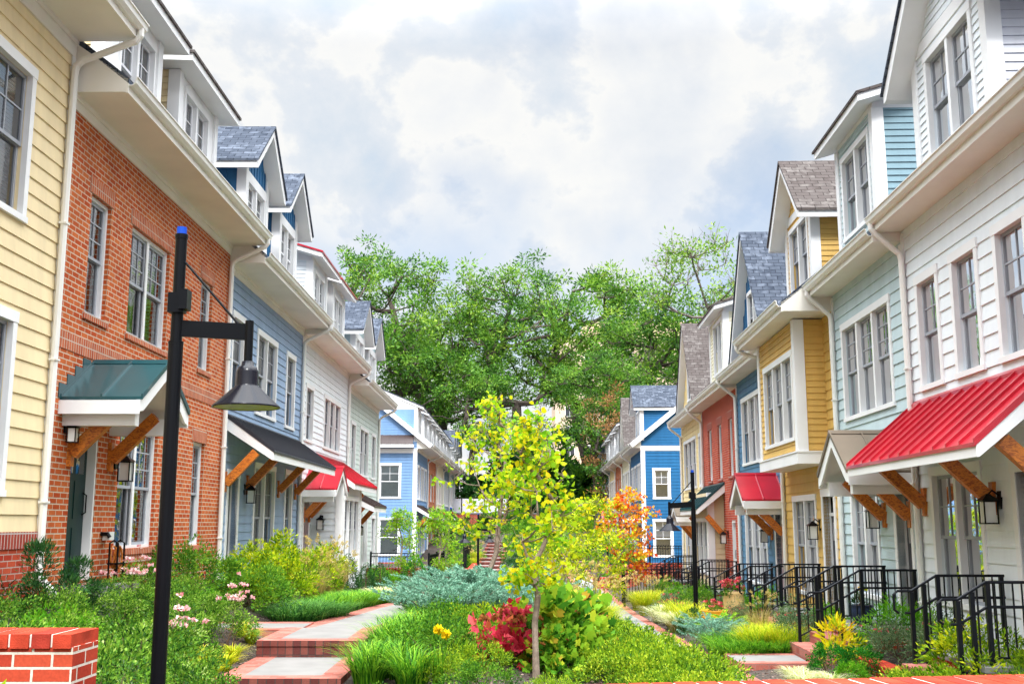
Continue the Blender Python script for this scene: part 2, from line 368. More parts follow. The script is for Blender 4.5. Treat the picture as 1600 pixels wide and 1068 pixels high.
# ------------------------------------------------------------------ house parts
ROWS = {'L': (-6.0, .0048, 1), 'R': (5.8, .033, -1), 'l': (-5.73, .0048, 1), 'r': (5.05, .033, -1)}
def rowpt(row, u, w):
    x0, k, s = ROWS[row]; return x0 + k * u + s * w, u
class Fr:
    """frame of one house: local u along the street from u0, w out of the facade, z in world height"""
    def __init__(s, row, u0, zb):
        x0, k, sg = ROWS[row]; s.row = row; s.u0 = u0; s.zb = zb; s.sg = sg
        s.origin = (x0 + k * u0, u0, zb); s.rz = -math.atan(k)
    def T(s, u, w, z): return (s.sg * w, u - s.u0, z - s.zb)
    def mb(s): return MB(s.T)
def facade(W0): return lambda h, z, o: (h, W0 + o, z)
def sidewall(U, sgn=-1): return lambda h, z, o: (U + sgn * o, h, z)      # faces -u (towards the camera) when sgn=-1

def panel(mb, pt, h0, h1, z0, z1, holes=(), kind='lap', course=.18, lap=.019, reveal=.09, zref=None):
    zr = z0 if zref is None else zref
    hc = sorted(set([h0, h1] + [min(max(x, h0), h1) for H in holes for x in H[:2]]))
    zc = set([z0, z1] + [min(max(z, z0), z1) for H in holes for z in H[2:4]])
    if kind == 'lap':
        k = math.ceil((z0 - zr) / course)
        while zr + k * course < z1: 
            if zr + k * course > z0: zc.add(zr + k * course)
            k += 1
    zc = sorted(zc)
    for a, b in zip(zc, zc[1:]):
        if b - a < 1e-5: continue
        mid = (a + b) / 2
        if kind == 'lap':
            c = math.floor((mid - zr) / course); zk = zr + c * course
            oa = lap * (1 - (a - zk) / course); ob = lap * (1 - (b - zk) / course)
        else: zk = None; oa = ob = 0
        runs = []; cur = None
        for p, q in zip(hc, hc[1:]):
            if q - p < 1e-6: continue
            hm = (p + q) / 2
            inside = any(H[0] < hm < H[1] and H[2] < mid < H[3] for H in holes)
            if inside:
                if cur: runs.append(cur); cur = None
            else: cur = [cur[0], q] if cur else [p, q]
        if cur: runs.append(cur)
        for p, q in runs:
            mb.poly([pt(p, a, oa), pt(q, a, oa), pt(q, b, ob), pt(p, b, ob)])
            if kind == 'lap' and abs(a - zk) < 1e-5: mb.poly([pt(p, a, 0), pt(q, a, 0), pt(q, a, oa), pt(p, a, oa)])
    for H in holes:
        p, q, a, b = H[:4]; o = lap if kind == 'lap' else 0
        mb.poly([pt(p, a, o), pt(p, b, o), pt(p, b, -reveal), pt(p, a, -reveal)]); mb.poly([pt(q, a, o), pt(q, b, o), pt(q, b, -reveal), pt(q, a, -reveal)])
        mb.poly([pt(p, b, o), pt(q, b, o), pt(q, b, -reveal), pt(p, b, -reveal)]); mb.poly([pt(p, a, o), pt(q, a, o), pt(q, a, -reveal), pt(p, a, -reveal)])
def gable(mb, pt, hc, half, z0, zr, holes=(), kind='lap', course=.18, lap=.016):
    """triangular wall of siding courses or upright boards; a window hole may interrupt it"""
    if kind == 'lap':
        n = max(1, math.ceil((zr - z0) / course)); zs = set(z0 + i * course for i in range(n)) | {zr} | {z for H in holes for z in H[2:4] if z0 < z < zr}
        zs = sorted(zs)
        for a, b in zip(zs, zs[1:]):
            k = math.floor(((a + b) / 2 - z0) / course); zk = z0 + k * course
            oa, ob = lap * (1 - (a - zk) / course), lap * (1 - (b - zk) / course)
            ha, hb = half * (zr - a) / (zr - z0), half * (zr - b) / (zr - z0)
            seg = [(-ha, ha, -hb, hb)]
            for H in holes:
                if H[2] < (a + b) / 2 < H[3]: seg = [(-ha, H[0] - hc, -hb, H[0] - hc), (H[1] - hc, ha, H[1] - hc, hb)]
            for la, ra, lb, rb in seg:
                if ra <= la and rb <= lb: continue
                mb.poly([pt(hc + la, a, oa), pt(hc + max(la, ra), a, oa), pt(hc + max(lb, rb), b, ob), pt(hc + lb, b, ob)])
                if abs(a - zk) < 1e-5: mb.poly([pt(hc + la, a, 0), pt(hc + ra, a, 0), pt(hc + ra, a, oa), pt(hc + la, a, oa)])
    else:
        zz = lambda h: zr - (zr - z0) * abs(h - hc) / half
        n = max(2, round(2 * half / .3)); st = 2 * half / n
        cuts = sorted(set([hc - half + i * st for i in range(n + 1)] + [hc] + [h for H in holes for h in H[:2]]))
        for p, q in zip(cuts, cuts[1:]):
            if q - p < 1e-5: continue
            m = (p + q) / 2; hs = [H for H in holes if H[0] < m < H[1]]
            if hs:
                H = hs[0]
                if H[2] > z0: mb.poly([pt(p, z0, 0), pt(q, z0, 0), pt(q, H[2], 0), pt(p, H[2], 0)])
                if zz(p) > H[3] or zz(q) > H[3]: mb.poly([pt(p, H[3], 0), pt(q, H[3], 0), pt(q, max(zz(q), H[3]), 0), pt(p, max(zz(p), H[3]), 0)])
            else: mb.poly([pt(p, z0, 0), pt(q, z0, 0), pt(q, zz(q), 0), pt(p, zz(p), 0)])
        for i in range(1, n):
            h = hc - half + i * st; lo = z0
            for H in holes:
                if H[0] - .03 < h < H[1] + .03: lo = H[3]
            if zz(h) - lo > .12: pbox(mb, pt, h - .022, h + .022, lo, zz(h) - .05, 0, .022)
def pbox(mb, pt, h0, h1, z0, z1, o0, o1):
    P = [pt(h, z, o) for h in (h0, h1) for z in (z0, z1) for o in (o0, o1)]
    i = len(mb.v); mb.v += [mb.T(*p) for p in P]
    for q in ((0, 1, 3, 2), (4, 6, 7, 5), (0, 4, 5, 1), (2, 3, 7, 6), (0, 2, 6, 4), (1, 5, 7, 3)):
        mb.f.append([i + k for k in q]); mb.m.append(mb.cur)

WRND = random.Random(4)
def window(fr, parent, pt, h0, h1, z0, z1, n=1, grid=(2, 2), sash='grey', casing=.1, recess=.05, one=False, blind=None, mull=.09, head=.13, lowgrid=None):
    """double-hung sashes in a hole h0..h1, z0..z1; casing boards stand proud of the wall"""
    c = fr.mb()
    if casing > .001:
        pbox(c, pt, h0 - casing, h0 + .003, z0, z1, -.04, .034); pbox(c, pt, h1 - .003, h1 + casing, z0, z1, -.04, .034)
        pbox(c, pt, h0 - casing - .015, h1 + casing + .015, z1 - .002, z1 + head, -.04, .04)
        pbox(c, pt, h0 - casing - .015, h1 + casing + .015, z0 - .075, z0 + .002, -.04, .05)
    else:
        pbox(c, pt, h0 + .001, h0 + .05, z0, z1, -recess - .06, -recess + .03); pbox(c, pt, h1 - .05, h1 - .001, z0, z1, -recess - .06, -recess + .03)
        pbox(c, pt, h0 + .05, h1 - .05, z1 - .055, z1 - .001, -recess - .06, -recess + .03); pbox(c, pt, h0 + .05, h1 - .05, z0 + .001, z0 + .045, -recess - .06, -recess + .03)
        h0 += .05; h1 -= .05; z0 += .045; z1 -= .055
    w = (h1 - h0 - (n - 1) * mull) / n
    for i in range(1, n):
        a = h0 + i * w + (i - 1) * mull; pbox(c, pt, a, a + mull, z0, z1, -.08, .026 if casing > .001 else -recess + .028)
    s = fr.mb(); g = fr.mb(); b = fr.mb(); f = .045; zm = z0 + (z1 - z0) * .5
    for i in range(n):
        a = h0 + i * (w + mull); e = a + w
        # outer frame and the two sashes (upper one stands further out)
        for (q0, q1, r0, r1, oo) in ((z0, zm + .02, 0, 0, recess + .035), (zm - .02, z1, 0, 0, recess)):
            pbox(s, pt, a, a + f, q0, q1, -oo - .035, -oo); pbox(s, pt, e - f, e, q0, q1, -oo - .035, -oo)
            pbox(s, pt, a + f, e - f, q0, q0 + f, -oo - .035, -oo); pbox(s, pt, a + f, e - f, q1 - f, q1, -oo - .035, -oo)
            g.poly([pt(a + f, q0 + f, -oo - .022), pt(e - f, q0 + f, -oo - .022), pt(e - f, q1 - f, -oo - .022), pt(a + f, q1 - f, -oo - .022)])
        for (gr, q0, q1, oo) in ((grid, zm - .02 + f, z1 - f, recess), (lowgrid, z0 + f, zm + .02 - f, recess + .035)):
            if not gr: continue
            for k in range(1, gr[0]): x = a + f + (w - 2 * f) * k / gr[0]; pbox(s, pt, x - .011, x + .011, q0, q1, -oo - .028, -oo - .008)
            for k in range(1, gr[1]): z = q0 + (q1 - q0) * k / gr[1]; pbox(s, pt, a + f, e - f, z - .011, z + .011, -oo - .027, -oo - .009)
        dr = blind if blind is not None else WRND.choice([.1, .45, .6, .75, .95, 1, 1])
        zb = z1 - (z1 - z0) * dr
        b.cur = 0; b.poly([pt(a, zb, -recess - .13), pt(e, zb, -recess - .13), pt(e, z1, -recess - .13), pt(a, z1, -recess - .13)])
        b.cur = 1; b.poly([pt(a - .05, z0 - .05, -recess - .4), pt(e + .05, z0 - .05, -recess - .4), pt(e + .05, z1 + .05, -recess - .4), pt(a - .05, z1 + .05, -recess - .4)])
    sm = M['grey_sash'] if sash == 'grey' else M['white_sash']; bm = M['blind'] if WRND.random() < .6 else M['blind_dark']
    if one:
        o = c
        for src, k in ((s, 1), (g, 2), (b, 3)):
            i = len(o.v); o.v += src.v; o.f += [[i + x for x in q] for q in src.f]; o.m += [k + (x if src is b else 0) for x in src.m]
        return o.build('window', [M['white'], sm, M['glass'], bm, M['room']], parent)
    o = c.build('window', M['white'], parent)
    s.build('sash', sm, o); g.build('pane', M['glass'], o); b.build('blind', [bm, M['room']], o)
    return o
def door(fr, parent, pt, h0, h1, z0, z1, col, transom=0, recess=.14, trim=.12, side=1, deep=False):
    if deep: recess = .13; h1 -= .05
    d = fr.mb(); zt = z1 - transom
    pbox(d, pt, h0, h1, z0, zt, -recess - .05, -recess)
    w = h1 - h0
    for (a, b) in ((.1, .45), (.55, .9)):
        for (p, q) in ((.08, .36), (.42, .68)): pbox(d, pt, h0 + w * a, h0 + w * b, z0 + (zt - z0) * p, z0 + (zt - z0) * q, -recess - .01, -recess + .012)
    d.cur = 1
    for (a, b) in ((.12, .44), (.56, .88)): pbox(d, pt, h0 + w * a, h0 + w * b, z0 + (zt - z0) * .73, z0 + (zt - z0) * .93, -recess - .005, -recess + .006)
    if transom:
        d.cur = 2; pbox(d, pt, h0, h1, zt, zt + .07, -recess - .05, -recess + .03); d.cur = 1; pbox(d, pt, h0 + .04, h1 - .04, zt + .07, z1, -recess - .05, -recess - .02)
    o = d.build('door', [M[col], M['glass'], M['white']], parent)
    t = fr.mb()
    if deep: pbox(t, pt, h1, h1 + .049, z0, z1, -recess, -.01); pbox(t, pt, h0 + .001, h1, z1 - .08, z1 - .001, -recess + .001, -.02)
    else: pbox(t, pt, h0 - trim, h0, z0, z1, -recess, .036); pbox(t, pt, h1, h1 + trim, z0, z1, -recess, .036); pbox(t, pt, h0 - trim - .02, h1 + trim + .02, z1, z1 + .16, -recess, .042)
    t.build('door_frame', M['white'], o)
    k = fr.mb(); hx = h0 + .09 if side > 0 else h1 - .09
    pbox(k, pt, hx - .025, hx + .025, z0 + .85, z0 + 1.25, -recess, -recess + .012); k.tube([pt(hx, z0 + 1.2, -recess + .01), pt(hx, z0 + 1.17, -recess + .06), pt(hx, z0 + .93, -recess + .06), pt(hx, z0 + .9, -recess + .01)], .012, 6)
    k.build('handle', M['black'], o)
    return o
def lantern(fr, parent, pt, h, z, sc=.88):
    m = fr.mb(); q = lambda a, b, c, d, e, f_: pbox(m, pt, h + a * sc, h + b * sc, z + c * sc, z + d * sc, e * sc, f_ * sc)
    q(-.06, .06, .0, .26, 0, .03); m.tube([pt(h, z + .2 * sc, .03 * sc), pt(h, z + .27 * sc, .12 * sc), pt(h, z + .2 * sc, .19 * sc)], .014 * sc, 6)
    # four-sided hood
    for k, (r0, r1, z0, z1) in enumerate(((.135, .05, .12, .19), (.05, .02, .19, .22))):
        c = .19
        A = [pt(h + a * r0 * sc, z + z0 * sc, (c + b * r0) * sc) for a, b in ((-1, -1), (1, -1), (1, 1), (-1, 1))]
        B = [pt(h + a * r1 * sc, z + z1 * sc, (c + b * r1) * sc) for a, b in ((-1, -1), (1, -1), (1, 1), (-1, 1))]
        for i in range(4): m.poly([A[i], A[(i + 1) % 4], B[(i + 1) % 4], B[i]])
        m.poly(A)
    for a in (-1, 1):
        for b in (-1, 1): q(a * .095 - .009, a * .095 + .009, -.2, .12, .19 + b * .095 - .009, .19 + b * .095 + .009)
    q(-.105, .105, -.215, -.195, .085, .295); q(-.104, .104, .105, .121, .086, .294)
    m.cur = 1; q(-.075, .075, -.194, .1, .115, .265)
    return m.build('wall_lantern', [M['black'], M['lampglass']], parent)
def bracket(fr, aw, pt, h, zw, zt, reach):
    b = fr.mb(); p = pt(h, zw, .05); q = pt(h, zt, reach)
    pbox(b, pt, h - .06, h + .06, zw - .17, zw + .25, .0, .055)
    b.beam(p, q, .125, .17, up=(0, 0, 1)); b.build('bracket', M['wood'], aw)
def shed_awning(fr, parent, pt, h0, h1, zw, ze, proj, metal, brackets=(), zb=3.5, seam=.33, fas=.19):
    a = fr.mb(); th = .045
    P = lambda x, y, h: pt(h, y, x)
    sl = (zw - ze) / proj
    a.extrude([(0, zw - .0), (proj + .05, ze - .05 * sl), (proj + .05, ze - .05 * sl - th), (0, zw - th)], P, h0 - .04, h1 + .04)
    n = max(2, round((h1 - h0) / seam))
    for i in range(n + 1):
        h = h0 - .02 + (h1 - h0 + .04) * i / n
        a.extrude([(0, zw + .045), (proj + .05, ze - .05 * sl + .045), (proj + .05, ze - .05 * sl - .004), (0, zw - .004)], P, h - .014, h + .014)
    a.extrude([(.0, zw + .05), (.07, zw + .05 - .07 * sl), (.07, zw - .07 * sl), (0, zw)], P, h0 - .045, h1 + .045)
    o = a.build('awning', metal, parent)
    f = fr.mb()
    f.extrude([(0, zw - th - .004), (proj, ze - th - .004), (proj, ze - th - .1), (0, zw - th - .1)], P, h0 + .03, h1 - .03)
    f.extrude([(proj, ze - th), (proj + .03, ze - th - .03 * sl), (proj + .03, ze - fas - .03), (proj, ze - fas - .03)], P, h0 - .03, h1 + .03)
    for h in (h0 - .03, h1 - .003): f.extrude([(0, zw - th - .002), (proj + .001, ze - th - .002), (proj + .001, ze - fas - .03), (.0, zw - fas - .1)], P, h, h + .033)
    f.build('fascia', M['white'], o)
    for h in brackets: bracket(fr, o, pt, h, zb, zb + .64, proj * .66)
    return o
def gable_awning(fr, parent, pt, hc, half, zr, ze, proj, metal, brackets=(), zb=3.5, seam=.42, fas=.2, ridge=True):
    a = fr.mb(); th = .04; sl = (zr - ze) / half
    Q = lambda x, y, w: pt(hc + x, y, w)
    for s in (-1, 1):
        a.extrude([(0, zr), (s * half, ze), (s * half, ze - th), (0, zr - th)], Q, 0, proj + .04)
        n = max(2, round(proj / seam))
        for i in range(n + 1):
            w = .0 + (proj + .02) * i / n
            a.extrude([(0, zr + .035), (s * half, ze + .035), (s * half, ze - .003), (0, zr - .003)], Q, w, w + .022)
    a.extrude([(-.05, zr - .02), (0, zr + .045), (.05, zr - .02)], Q, -.0, proj + .05)
    o = a.build('awning', metal, parent)
    f = fr.mb()
    for s in (-1, 1):
        f.extrude([(0, zr - th - .003), (s * (half - .01), ze - th - .003), (s * (half - .01), ze - th - .09), (0, zr - th - .09)], Q, 0, proj - .03)
        f.extrude([(0, zr - th), (s * (half + .012), ze - th - .01), (s * (half + .012), ze - fas), (s * (half - .14), ze - fas + .03), (0, zr - th - fas)], Q, proj - .03, proj + .012)
        x0, x1 = sorted((s * (half - .005), s * (half + .024)))
        f.extrude([(x0, ze - th - .012), (x1, ze - th - .02), (x1, ze - fas - .03), (x0, ze - fas - .03)], Q, 0, proj + .011)
        x0, x1 = sorted((s * (half - .13), s * (half - .28)))
        f.extrude([(x0, ze - .13), (x1, ze - .13), (x1, ze - fas - .17), (x0, ze - fas - .17)], Q, .0, proj - .09)
    f.extrude([(-half + .1, ze - .10), (half - .1, ze - .10), (half - .1, ze - .24), (-half + .1, ze - .24)], Q, .005, .05)
    f.build('fascia', M['white'], o)
    for h in brackets: bracket(fr, o, pt, h, zb, zb + .62, proj * .64)
    return o

def dormer(fr, parent, zs_roof, uc, half, ze, kind, wall, roof, win=None, wn=2, pitch=1.0, oh=.4, front=.36, depth=4.0, wallkind='lap', zbase=None, sash='grey', grid=(2, 2), one=True, side=None, gmat=None, sidekind='lap', trim='white', course=.12, pave=True, wcas=.1):
    """dormer whose front wall stands in the plane of the facade; ze = height where its side walls meet the roof"""
    pt = facade(0.0); zb = zbase if zbase is not None else zs_roof + .1
    hole = [(win[0], win[1], win[2], win[3])] if win else []
    m = fr.mb(); m.cur = 0
    steep = half > 2.5
    zr = ze + half * pitch
    batt = kind == 'gable' and wallkind == 'batten' and not steep and win; zm = win[3] + .16 if batt else ze
    if batt:
        m.cur = 1; panel(m, pt, uc - half + .16, uc + half - .16, zm, ze, (), 'flat'); k = 7
        for i in range(k): x = uc - half + .16 + (2 * half - .32) * (i + .5) / k; pbox(m, pt, x - .022, x + .022, zm, ze, 0, .022)
        m.cur = 0; panel(m, pt, uc - half, uc + half, zb, zm, hole, 'flat')
    elif ze > zb + .05: panel(m, pt, uc - half, uc + half, zb, ze, hole if (win and win[3] <= ze) else [(win[0], win[1], win[2], ze)] if win and not steep else [], 'lap' if wallkind == 'lap' else 'flat', course)
    if kind == 'gable':
        m.cur = 1; gable(m, pt, uc, half, ze, zr - .02, [H for H in hole if H[3] > ze], wallkind, course)
    m.cur = 2
    if not steep:
        for s in (-1, 1):
            panel(m, sidewall(uc + s * half, s), -depth, 0, zb, ze, (), sidekind, course)
            if sidekind != 'lap':
                for i in range(6): pbox(m, sidewall(uc + s * half, s), -.45 - i * .35, -.41 - i * .35, zb, ze, 0, .022)
    mats = [M[wall], M[gmat or wall], M[side or wall]]
    d = m.build('dormer', mats, parent)
    t = fr.mb()
    if not steep:
        for s in (-1, 1):
            a, b = sorted((uc + s * (half + .036), uc + s * (half - .16))); t.box(a, b, -.02, .040, zb, ze)
            a, b = sorted((uc + s * (half - .0), uc + s * (half + .035))); t.box(a, b, -.17, -.02, zb, ze)
        if kind == 'gable': t.box(uc - half + .16, uc + half - .16, -.02, .027, (zm if batt else ze) - .1, (zm if batt else ze) + .09)
    Q = lambda x, y, w: (uc + x, w, y)
    r = fr.mb(); th, fa = .05, .17
    if kind == 'gable':
        H = half + oh; zo = ze - oh * pitch
        for s in (-1, 1):
            t.extrude([(0, zr - .01), (s * H, zo - .01), (s * H, zo - fa), (s * (H - .12), zo - fa + .02), (0, zr - fa * 1.25)], Q, -depth, front)
            r.extrude([(0, zr + th), (s * (H + .035), zo + th - .035 * pitch), (s * (H + .035), zo - .002 - .035 * pitch), (0, zr - .002)], Q, -depth, front + .04)
    else:
        H = half + oh; d0 = front
        for k, mm in ((0, t), (1, r)):
            top = lambda w: ze + .18 + (d0 - w) * pitch - (0 if k else .012)
            lo = (lambda w: top(w) - .17) if k == 0 else (lambda w: top(w) - .05)
            e = .035 * k
            P = lambda x, y, h: (h, x, y)
            mm.extrude([(d0 + e, top(d0 + e)), (-depth, top(-depth)), (-depth, lo(-depth)), (d0 + e, lo(d0 + e))], P, uc - H - e, uc + H + e)
        t.extrude([(0, ze - .02), (0, ze + .2 + d0 * pitch - .2), (-depth, ze + .2 + (d0 + depth) * pitch - .2), (-depth, ze - .02)], lambda x, y, h: (h, x, y), uc - half + .003, uc + half - .003)
    t.build('trim', M[trim], d); r.build('dormer_roof', roof, d)
    if win: window(fr, d, pt, win[0], win[1], win[2], win[3], wn, grid, sash, casing=wcas, one=True, head=.11)
    return d

def house(row, u0, u1, zb, zf, wall, label, kind='lap', wins=(), doors=(), frieze=.2, over=.7, course=.18, bay=None, roof='sh_grey', corner=.11, end=None, gut=True, spout=True, base=None, zroof=None, far=False, spoutz=None, onewin=False, lancor=True, group=None):
    """one townhouse: returns (frame, root, wall pt)"""
    fr = Fr(row, u0, zb); root = empty('townhouse', fr.origin, fr.rz, label=label, cat='townhouse', group=group); fr.root = root
    pt = facade(0.0); zs = zf + frieze; fr.zs = zs; fr.over = over
    holes = [w[:4] for w in wins] + [(d[0], d[1], d[2], d[3]) for d in doors]
    m = fr.mb(); zl = base or zb
    panel(m, pt, u0, u1, zl, zs, holes, 'lap' if kind == 'lap' else 'flat', course, reveal=.1 if kind == 'lap' else .3)
    m.cur = 1
    pit = .80; zg = zs + .22; zr = zg + (5.5 + over) * pit
    for U, s in ((u0, -1), (u1, 1)):
        if end and s == -1: continue
        m.poly([(U, 0, zb), (U, -11, zb), (U, -11, zg), (U, -5.5, zr), (U, 0, zg + over * pit)])
    m.poly([(u0, -11, zb), (u1, -11, zb), (u1, -11, zg), (u0, -11, zg)])
    m.poly([(u0, 0, zs), (u1, 0, zs), (u1, 0, zg + over * pit), (u0, 0, zg + over * pit)])
    o = m.build('wall', [M[wall], M[wall if kind == 'lap' else wall]], root)
    if base:
        b = fr.mb(); panel(b, facade(.03), u0, u1, zb, base - .2, [(max(a, u0), min(c, u1), p, min(q, base - .2)) for a, c, p, q in holes if p < base - .2], 'flat', reveal=.12)
        b.cur = 1; pbox(b, facade(.045), u0, u1, base - .2, base, -.05, 0)
        b.poly([(u0, 0, zb), (u0, .03, zb), (u0, .03, base), (u0, 0, base)]); b.poly([(u1, 0, zb), (u1, .03, zb), (u1, .03, base), (u1, 0, base)])
        b.build('brick_base', [M['brick_r'], M['soldier_r']], root)
    # roof
    r = fr.mb(); P = lambda x, y, h: (h, x, y)
    r.extrude([(over + .03, zg - .02), (-5.5, zr), (-11.2, zg - .1), (-11.2, zg - .2), (-5.5, zr - .09), (over + .03, zg - .1)], P, u0, u1)
    r.build('roof', M[roof], root)
    e = fr.mb()
    e.box(u0, u1, .0, over, zs, zs + .025)
    e.box(u0, u1, over, over + .028, zs - .012, zg - .025)
    for U in (u0, u1 - .03): e.extrude([(0.001, zs + .026), (over, zs + .026), (over, zg - .03), (0.001, zg + over * pit - .1)], P, U, U + .03)
    if frieze > .06:
        e.box(u0, u1, .0, .03, zf, zs); e.box(u0, u1, .03, .055, zs - .07, zs)
    e.build('eave', M['cream_trim'], root)
    # corner boards
    if kind == 'lap' and lancor:
        for a in (u0, u1 - corner): c = fr.mb(); c.box(a, a + corner, .0, .03, zl, zf); c.build('corner_board', M['white'], root)
    if gut:
        g = fr.mb(); w0 = over + .028
        pr = [(w0, zg - .13), (w0 + .05, zg - .13), (w0 + .095, zg - .085), (w0 + .105, zg - .02), (w0 + .125, zg - .012), (w0 + .125, zg), (w0 + .092, zg), (w0 + .08, zg - .08), (w0 + .045, zg - .115), (w0, zg - .115)]
        g.extrude(pr, P, u0 + .01, u1 - .01); g.build('gutter', M['gutter'], root)
    if spout:
        zlow = spoutz if spoutz is not None else zb
        s = fr.mb(); w0 = over + .075; us = u1 - .12; wb = .075
        s.tube([(us, w0, zg - .1), (us, w0, zg - .20), (us, w0 - .05, zg - .27), (us, wb + .1, zs - .33), (us, wb + .02, zs - .40), (us, wb, zs - .5), (us, wb, zlow + .35)], .048, 8)
        s.tube([(us, wb, zlow + .36), (us, wb, zlow + .3), (us, wb + .18, zlow + .12), (us, wb + .22, zlow + .02)], .05, 8)
        for k in range(3): s.box(us - .06, us + .06, .03, .13, zlow + 1.2 + k * 1.8, zlow + 1.225 + k * 1.8)
        s.build('downspout', M['gutter'], root, smooth=False)
    for w in wins:
        kw = dict(w[5]) if len(w) > 5 else {}
        if kind != 'lap': kw.setdefault('casing', 0); kw.setdefault('recess', .09)
        window(fr, root, pt, w[0], w[1], w[2], w[3], w[4], one=onewin, **kw)
        if kind == 'brick':
            k = fr.mb(); k.box(w[0] - .06, w[1] + .06, -.09, .035, w[2] - .09, w[2] - .001); k.build('window_sill', M['soldier_o' if wall == 'brick_o' else 'soldier_r'], root)
            k = fr.mb(); k.box(w[0] - .08, w[1] + .08, -.08, .014, w[3] + .001, w[3] + .235); k.build('lintel', M['soldier_o' if wall == 'brick_o' else 'soldier_r'], root)
    for d in doors:
        if d[4]: door(fr, root, pt, *d[:6], deep=(kind == 'brick'), side=-1 if kind == 'brick' else 1)
    return fr, root, pt

# ------------------------------------------------------------------ the houses
def bay(fr, parent, u0, u1, w, z0, z1, wall, win, n, skirt=.0, course=.18, cb=.18, grid=(2, 3), sash='grey', cap=True):
    m = fr.mb(); pt = facade(w)
    panel(m, pt, u0, u1, z0, z1, [win] if win else [], 'lap', course)
    for U, s in ((u0, -1), (u1, 1)): panel(m, sidewall(U, s), 0, w, z0, z1, (), 'lap', course)
    m.poly([(u0, 0, z0), (u1, 0, z0), (u1, w, z0), (u0, w, z0)]); m.poly([(u0, 0, z1), (u1, 0, z1), (u1, w, z1), (u0, w, z1)])
    o = m.build('bay', M[wall], parent)
    t = fr.mb()
    for U, s in ((u0, -1), (u1, 1)):
        k = fr.mb(); a, b = sorted((U + s * .036, U - s * cb)); k.box(a, b, w - .03, w + .038, z0 + skirt, z1)
        a, b = sorted((U + s * .035, U - s * .02)); k.box(a, b, w - cb, w - .03, z0 + skirt, z1); k.build('corner_board', M['white'], o)
    if skirt:
        t.box(u0 - .05, u1 + .05, .02, w + .06, z0 - .03, z0 + skirt); t.box(u0 - .07, u1 + .07, .02, w + .08, z0 + skirt, z0 + skirt + .03)
    if skirt: t.build('bay_trim', M['white'], o)
    if win: window(fr, o, pt, *win, n, grid, sash, one=True)
    return o
def soldier(fr, root, u0, u1, z0, z1, mat):
    k = fr.mb(); k.box(u0 + .01, u1 - .01, -.02, .010, z0, z1); k.build('brick_band', M[mat], root)

# left row, from the camera outwards
fr, h, pt = house('L', 4.0, 13.6, 1.5, 9.2, 'yellow', 'pale yellow townhouse with red brick base at the left edge', frieze=.25, over=.85, base=2.9, course=.205,
    wins=[(10.55, 12.42, 6.66, 8.43, 2, dict(blind=.95)), (10.55, 12.42, 3.38, 5.36, 2, dict(blind=.9))], spoutz=2.05)
fr, h, pt = house('L', 13.6, 21.7, 1.5, 8.53, 'brick_o', 'orange red brick townhouse with a dark green gabled door canopy', 'brick', frieze=.2, over=.73,
    wins=[(14.49, 15.24, 5.88, 7.6, 1, dict(grid=(2, 3), blind=.7)), (16.1, 17.93, 5.88, 7.6, 2, dict(grid=(3, 3), blind=.55)), (19.8, 20.56, 5.88, 7.6, 1, dict(grid=(2, 3))),
          (16.12, 17.84, 2.62, 4.5, 2, dict(grid=(3, 3), blind=.35)), (19.78, 20.5, 2.6, 4.5, 1, dict(grid=(2, 3)))],
    doors=[(14.4, 15.3, 2.22, 4.22, 'door_green', 0)])
soldier(fr, h, 13.6, 21.7, 5.28, 5.51, 'soldier_o'); soldier(fr, h, 16.0, 18.0, 2.40, 2.53, 'soldier_o')
gable_awning(fr, h, pt, 14.93, 1.03, 5.24, 4.64, 1.05, M['m_green'], (14.3, 15.72), 3.92)
st = fr.mb()                                   # stepped flashing along the brick
for i in range(4): st.box(13.84 + i * .24, 14.1 + i * .24, .0, .012, 4.62 + i * .135, 4.82 + i * .145)
st.build('flashing', M['m_green'], h)
lantern(fr, h, pt, 15.97, 3.8); lantern(fr, h, pt, 14.12, 4.18, .6)
for uc, w0, w1 in ((15.7, 15.2, 16.45), (19.03, 18.3, 19.52)):
    dormer(fr, h, fr.zs + .3, uc, 1.17, 10.94, 'shed', 'white', M['sh_brown'], (w0 - .05, w1 + .1, 9.2, 10.66), pitch=.03, wallkind='flat', side='yellow', sash='white', wcas=.05)

fr, h, pt = house('L', 21.7, 29.45, 1.2, 8.17, 'slate_blue', 'slate blue townhouse with a dark grey slanted awning next to the brick one', over=.7, frieze=.2,
    wins=[(22.12, 22.95, 5.53, 7.31, 1), (24.3, 26.17, 5.53, 7.31, 2), (27.45, 28.38, 5.5, 7.3, 1), (24.5, 26.45, 2.0, 4.25, 2), (27.75, 28.5, 2.0, 4.25, 1)],
    doors=[(22.25, 23.0, 1.85, 3.95, 'door_dark', 0)])
shed_awning(fr, h, pt, 21.95, 29.35, 5.2, 4.5, .98, M['m_dark'], (21.95, 23.8, 26.9, 28.95), 3.8, seam=.27)
lantern(fr, h, pt, 23.62, 3.62)
for uc in (23.6, 27.0):
    dormer(fr, h, fr.zs + .3, uc, 1.03, 11.15, 'gable', 'white', M['sh_grey'], (uc - .8, uc + .7, 9.2, 10.5), pitch=.87, oh=.42, wallkind='batten', gmat='batten_blue', side='batten_blue', sidekind='flat', sash='white', wcas=.05)

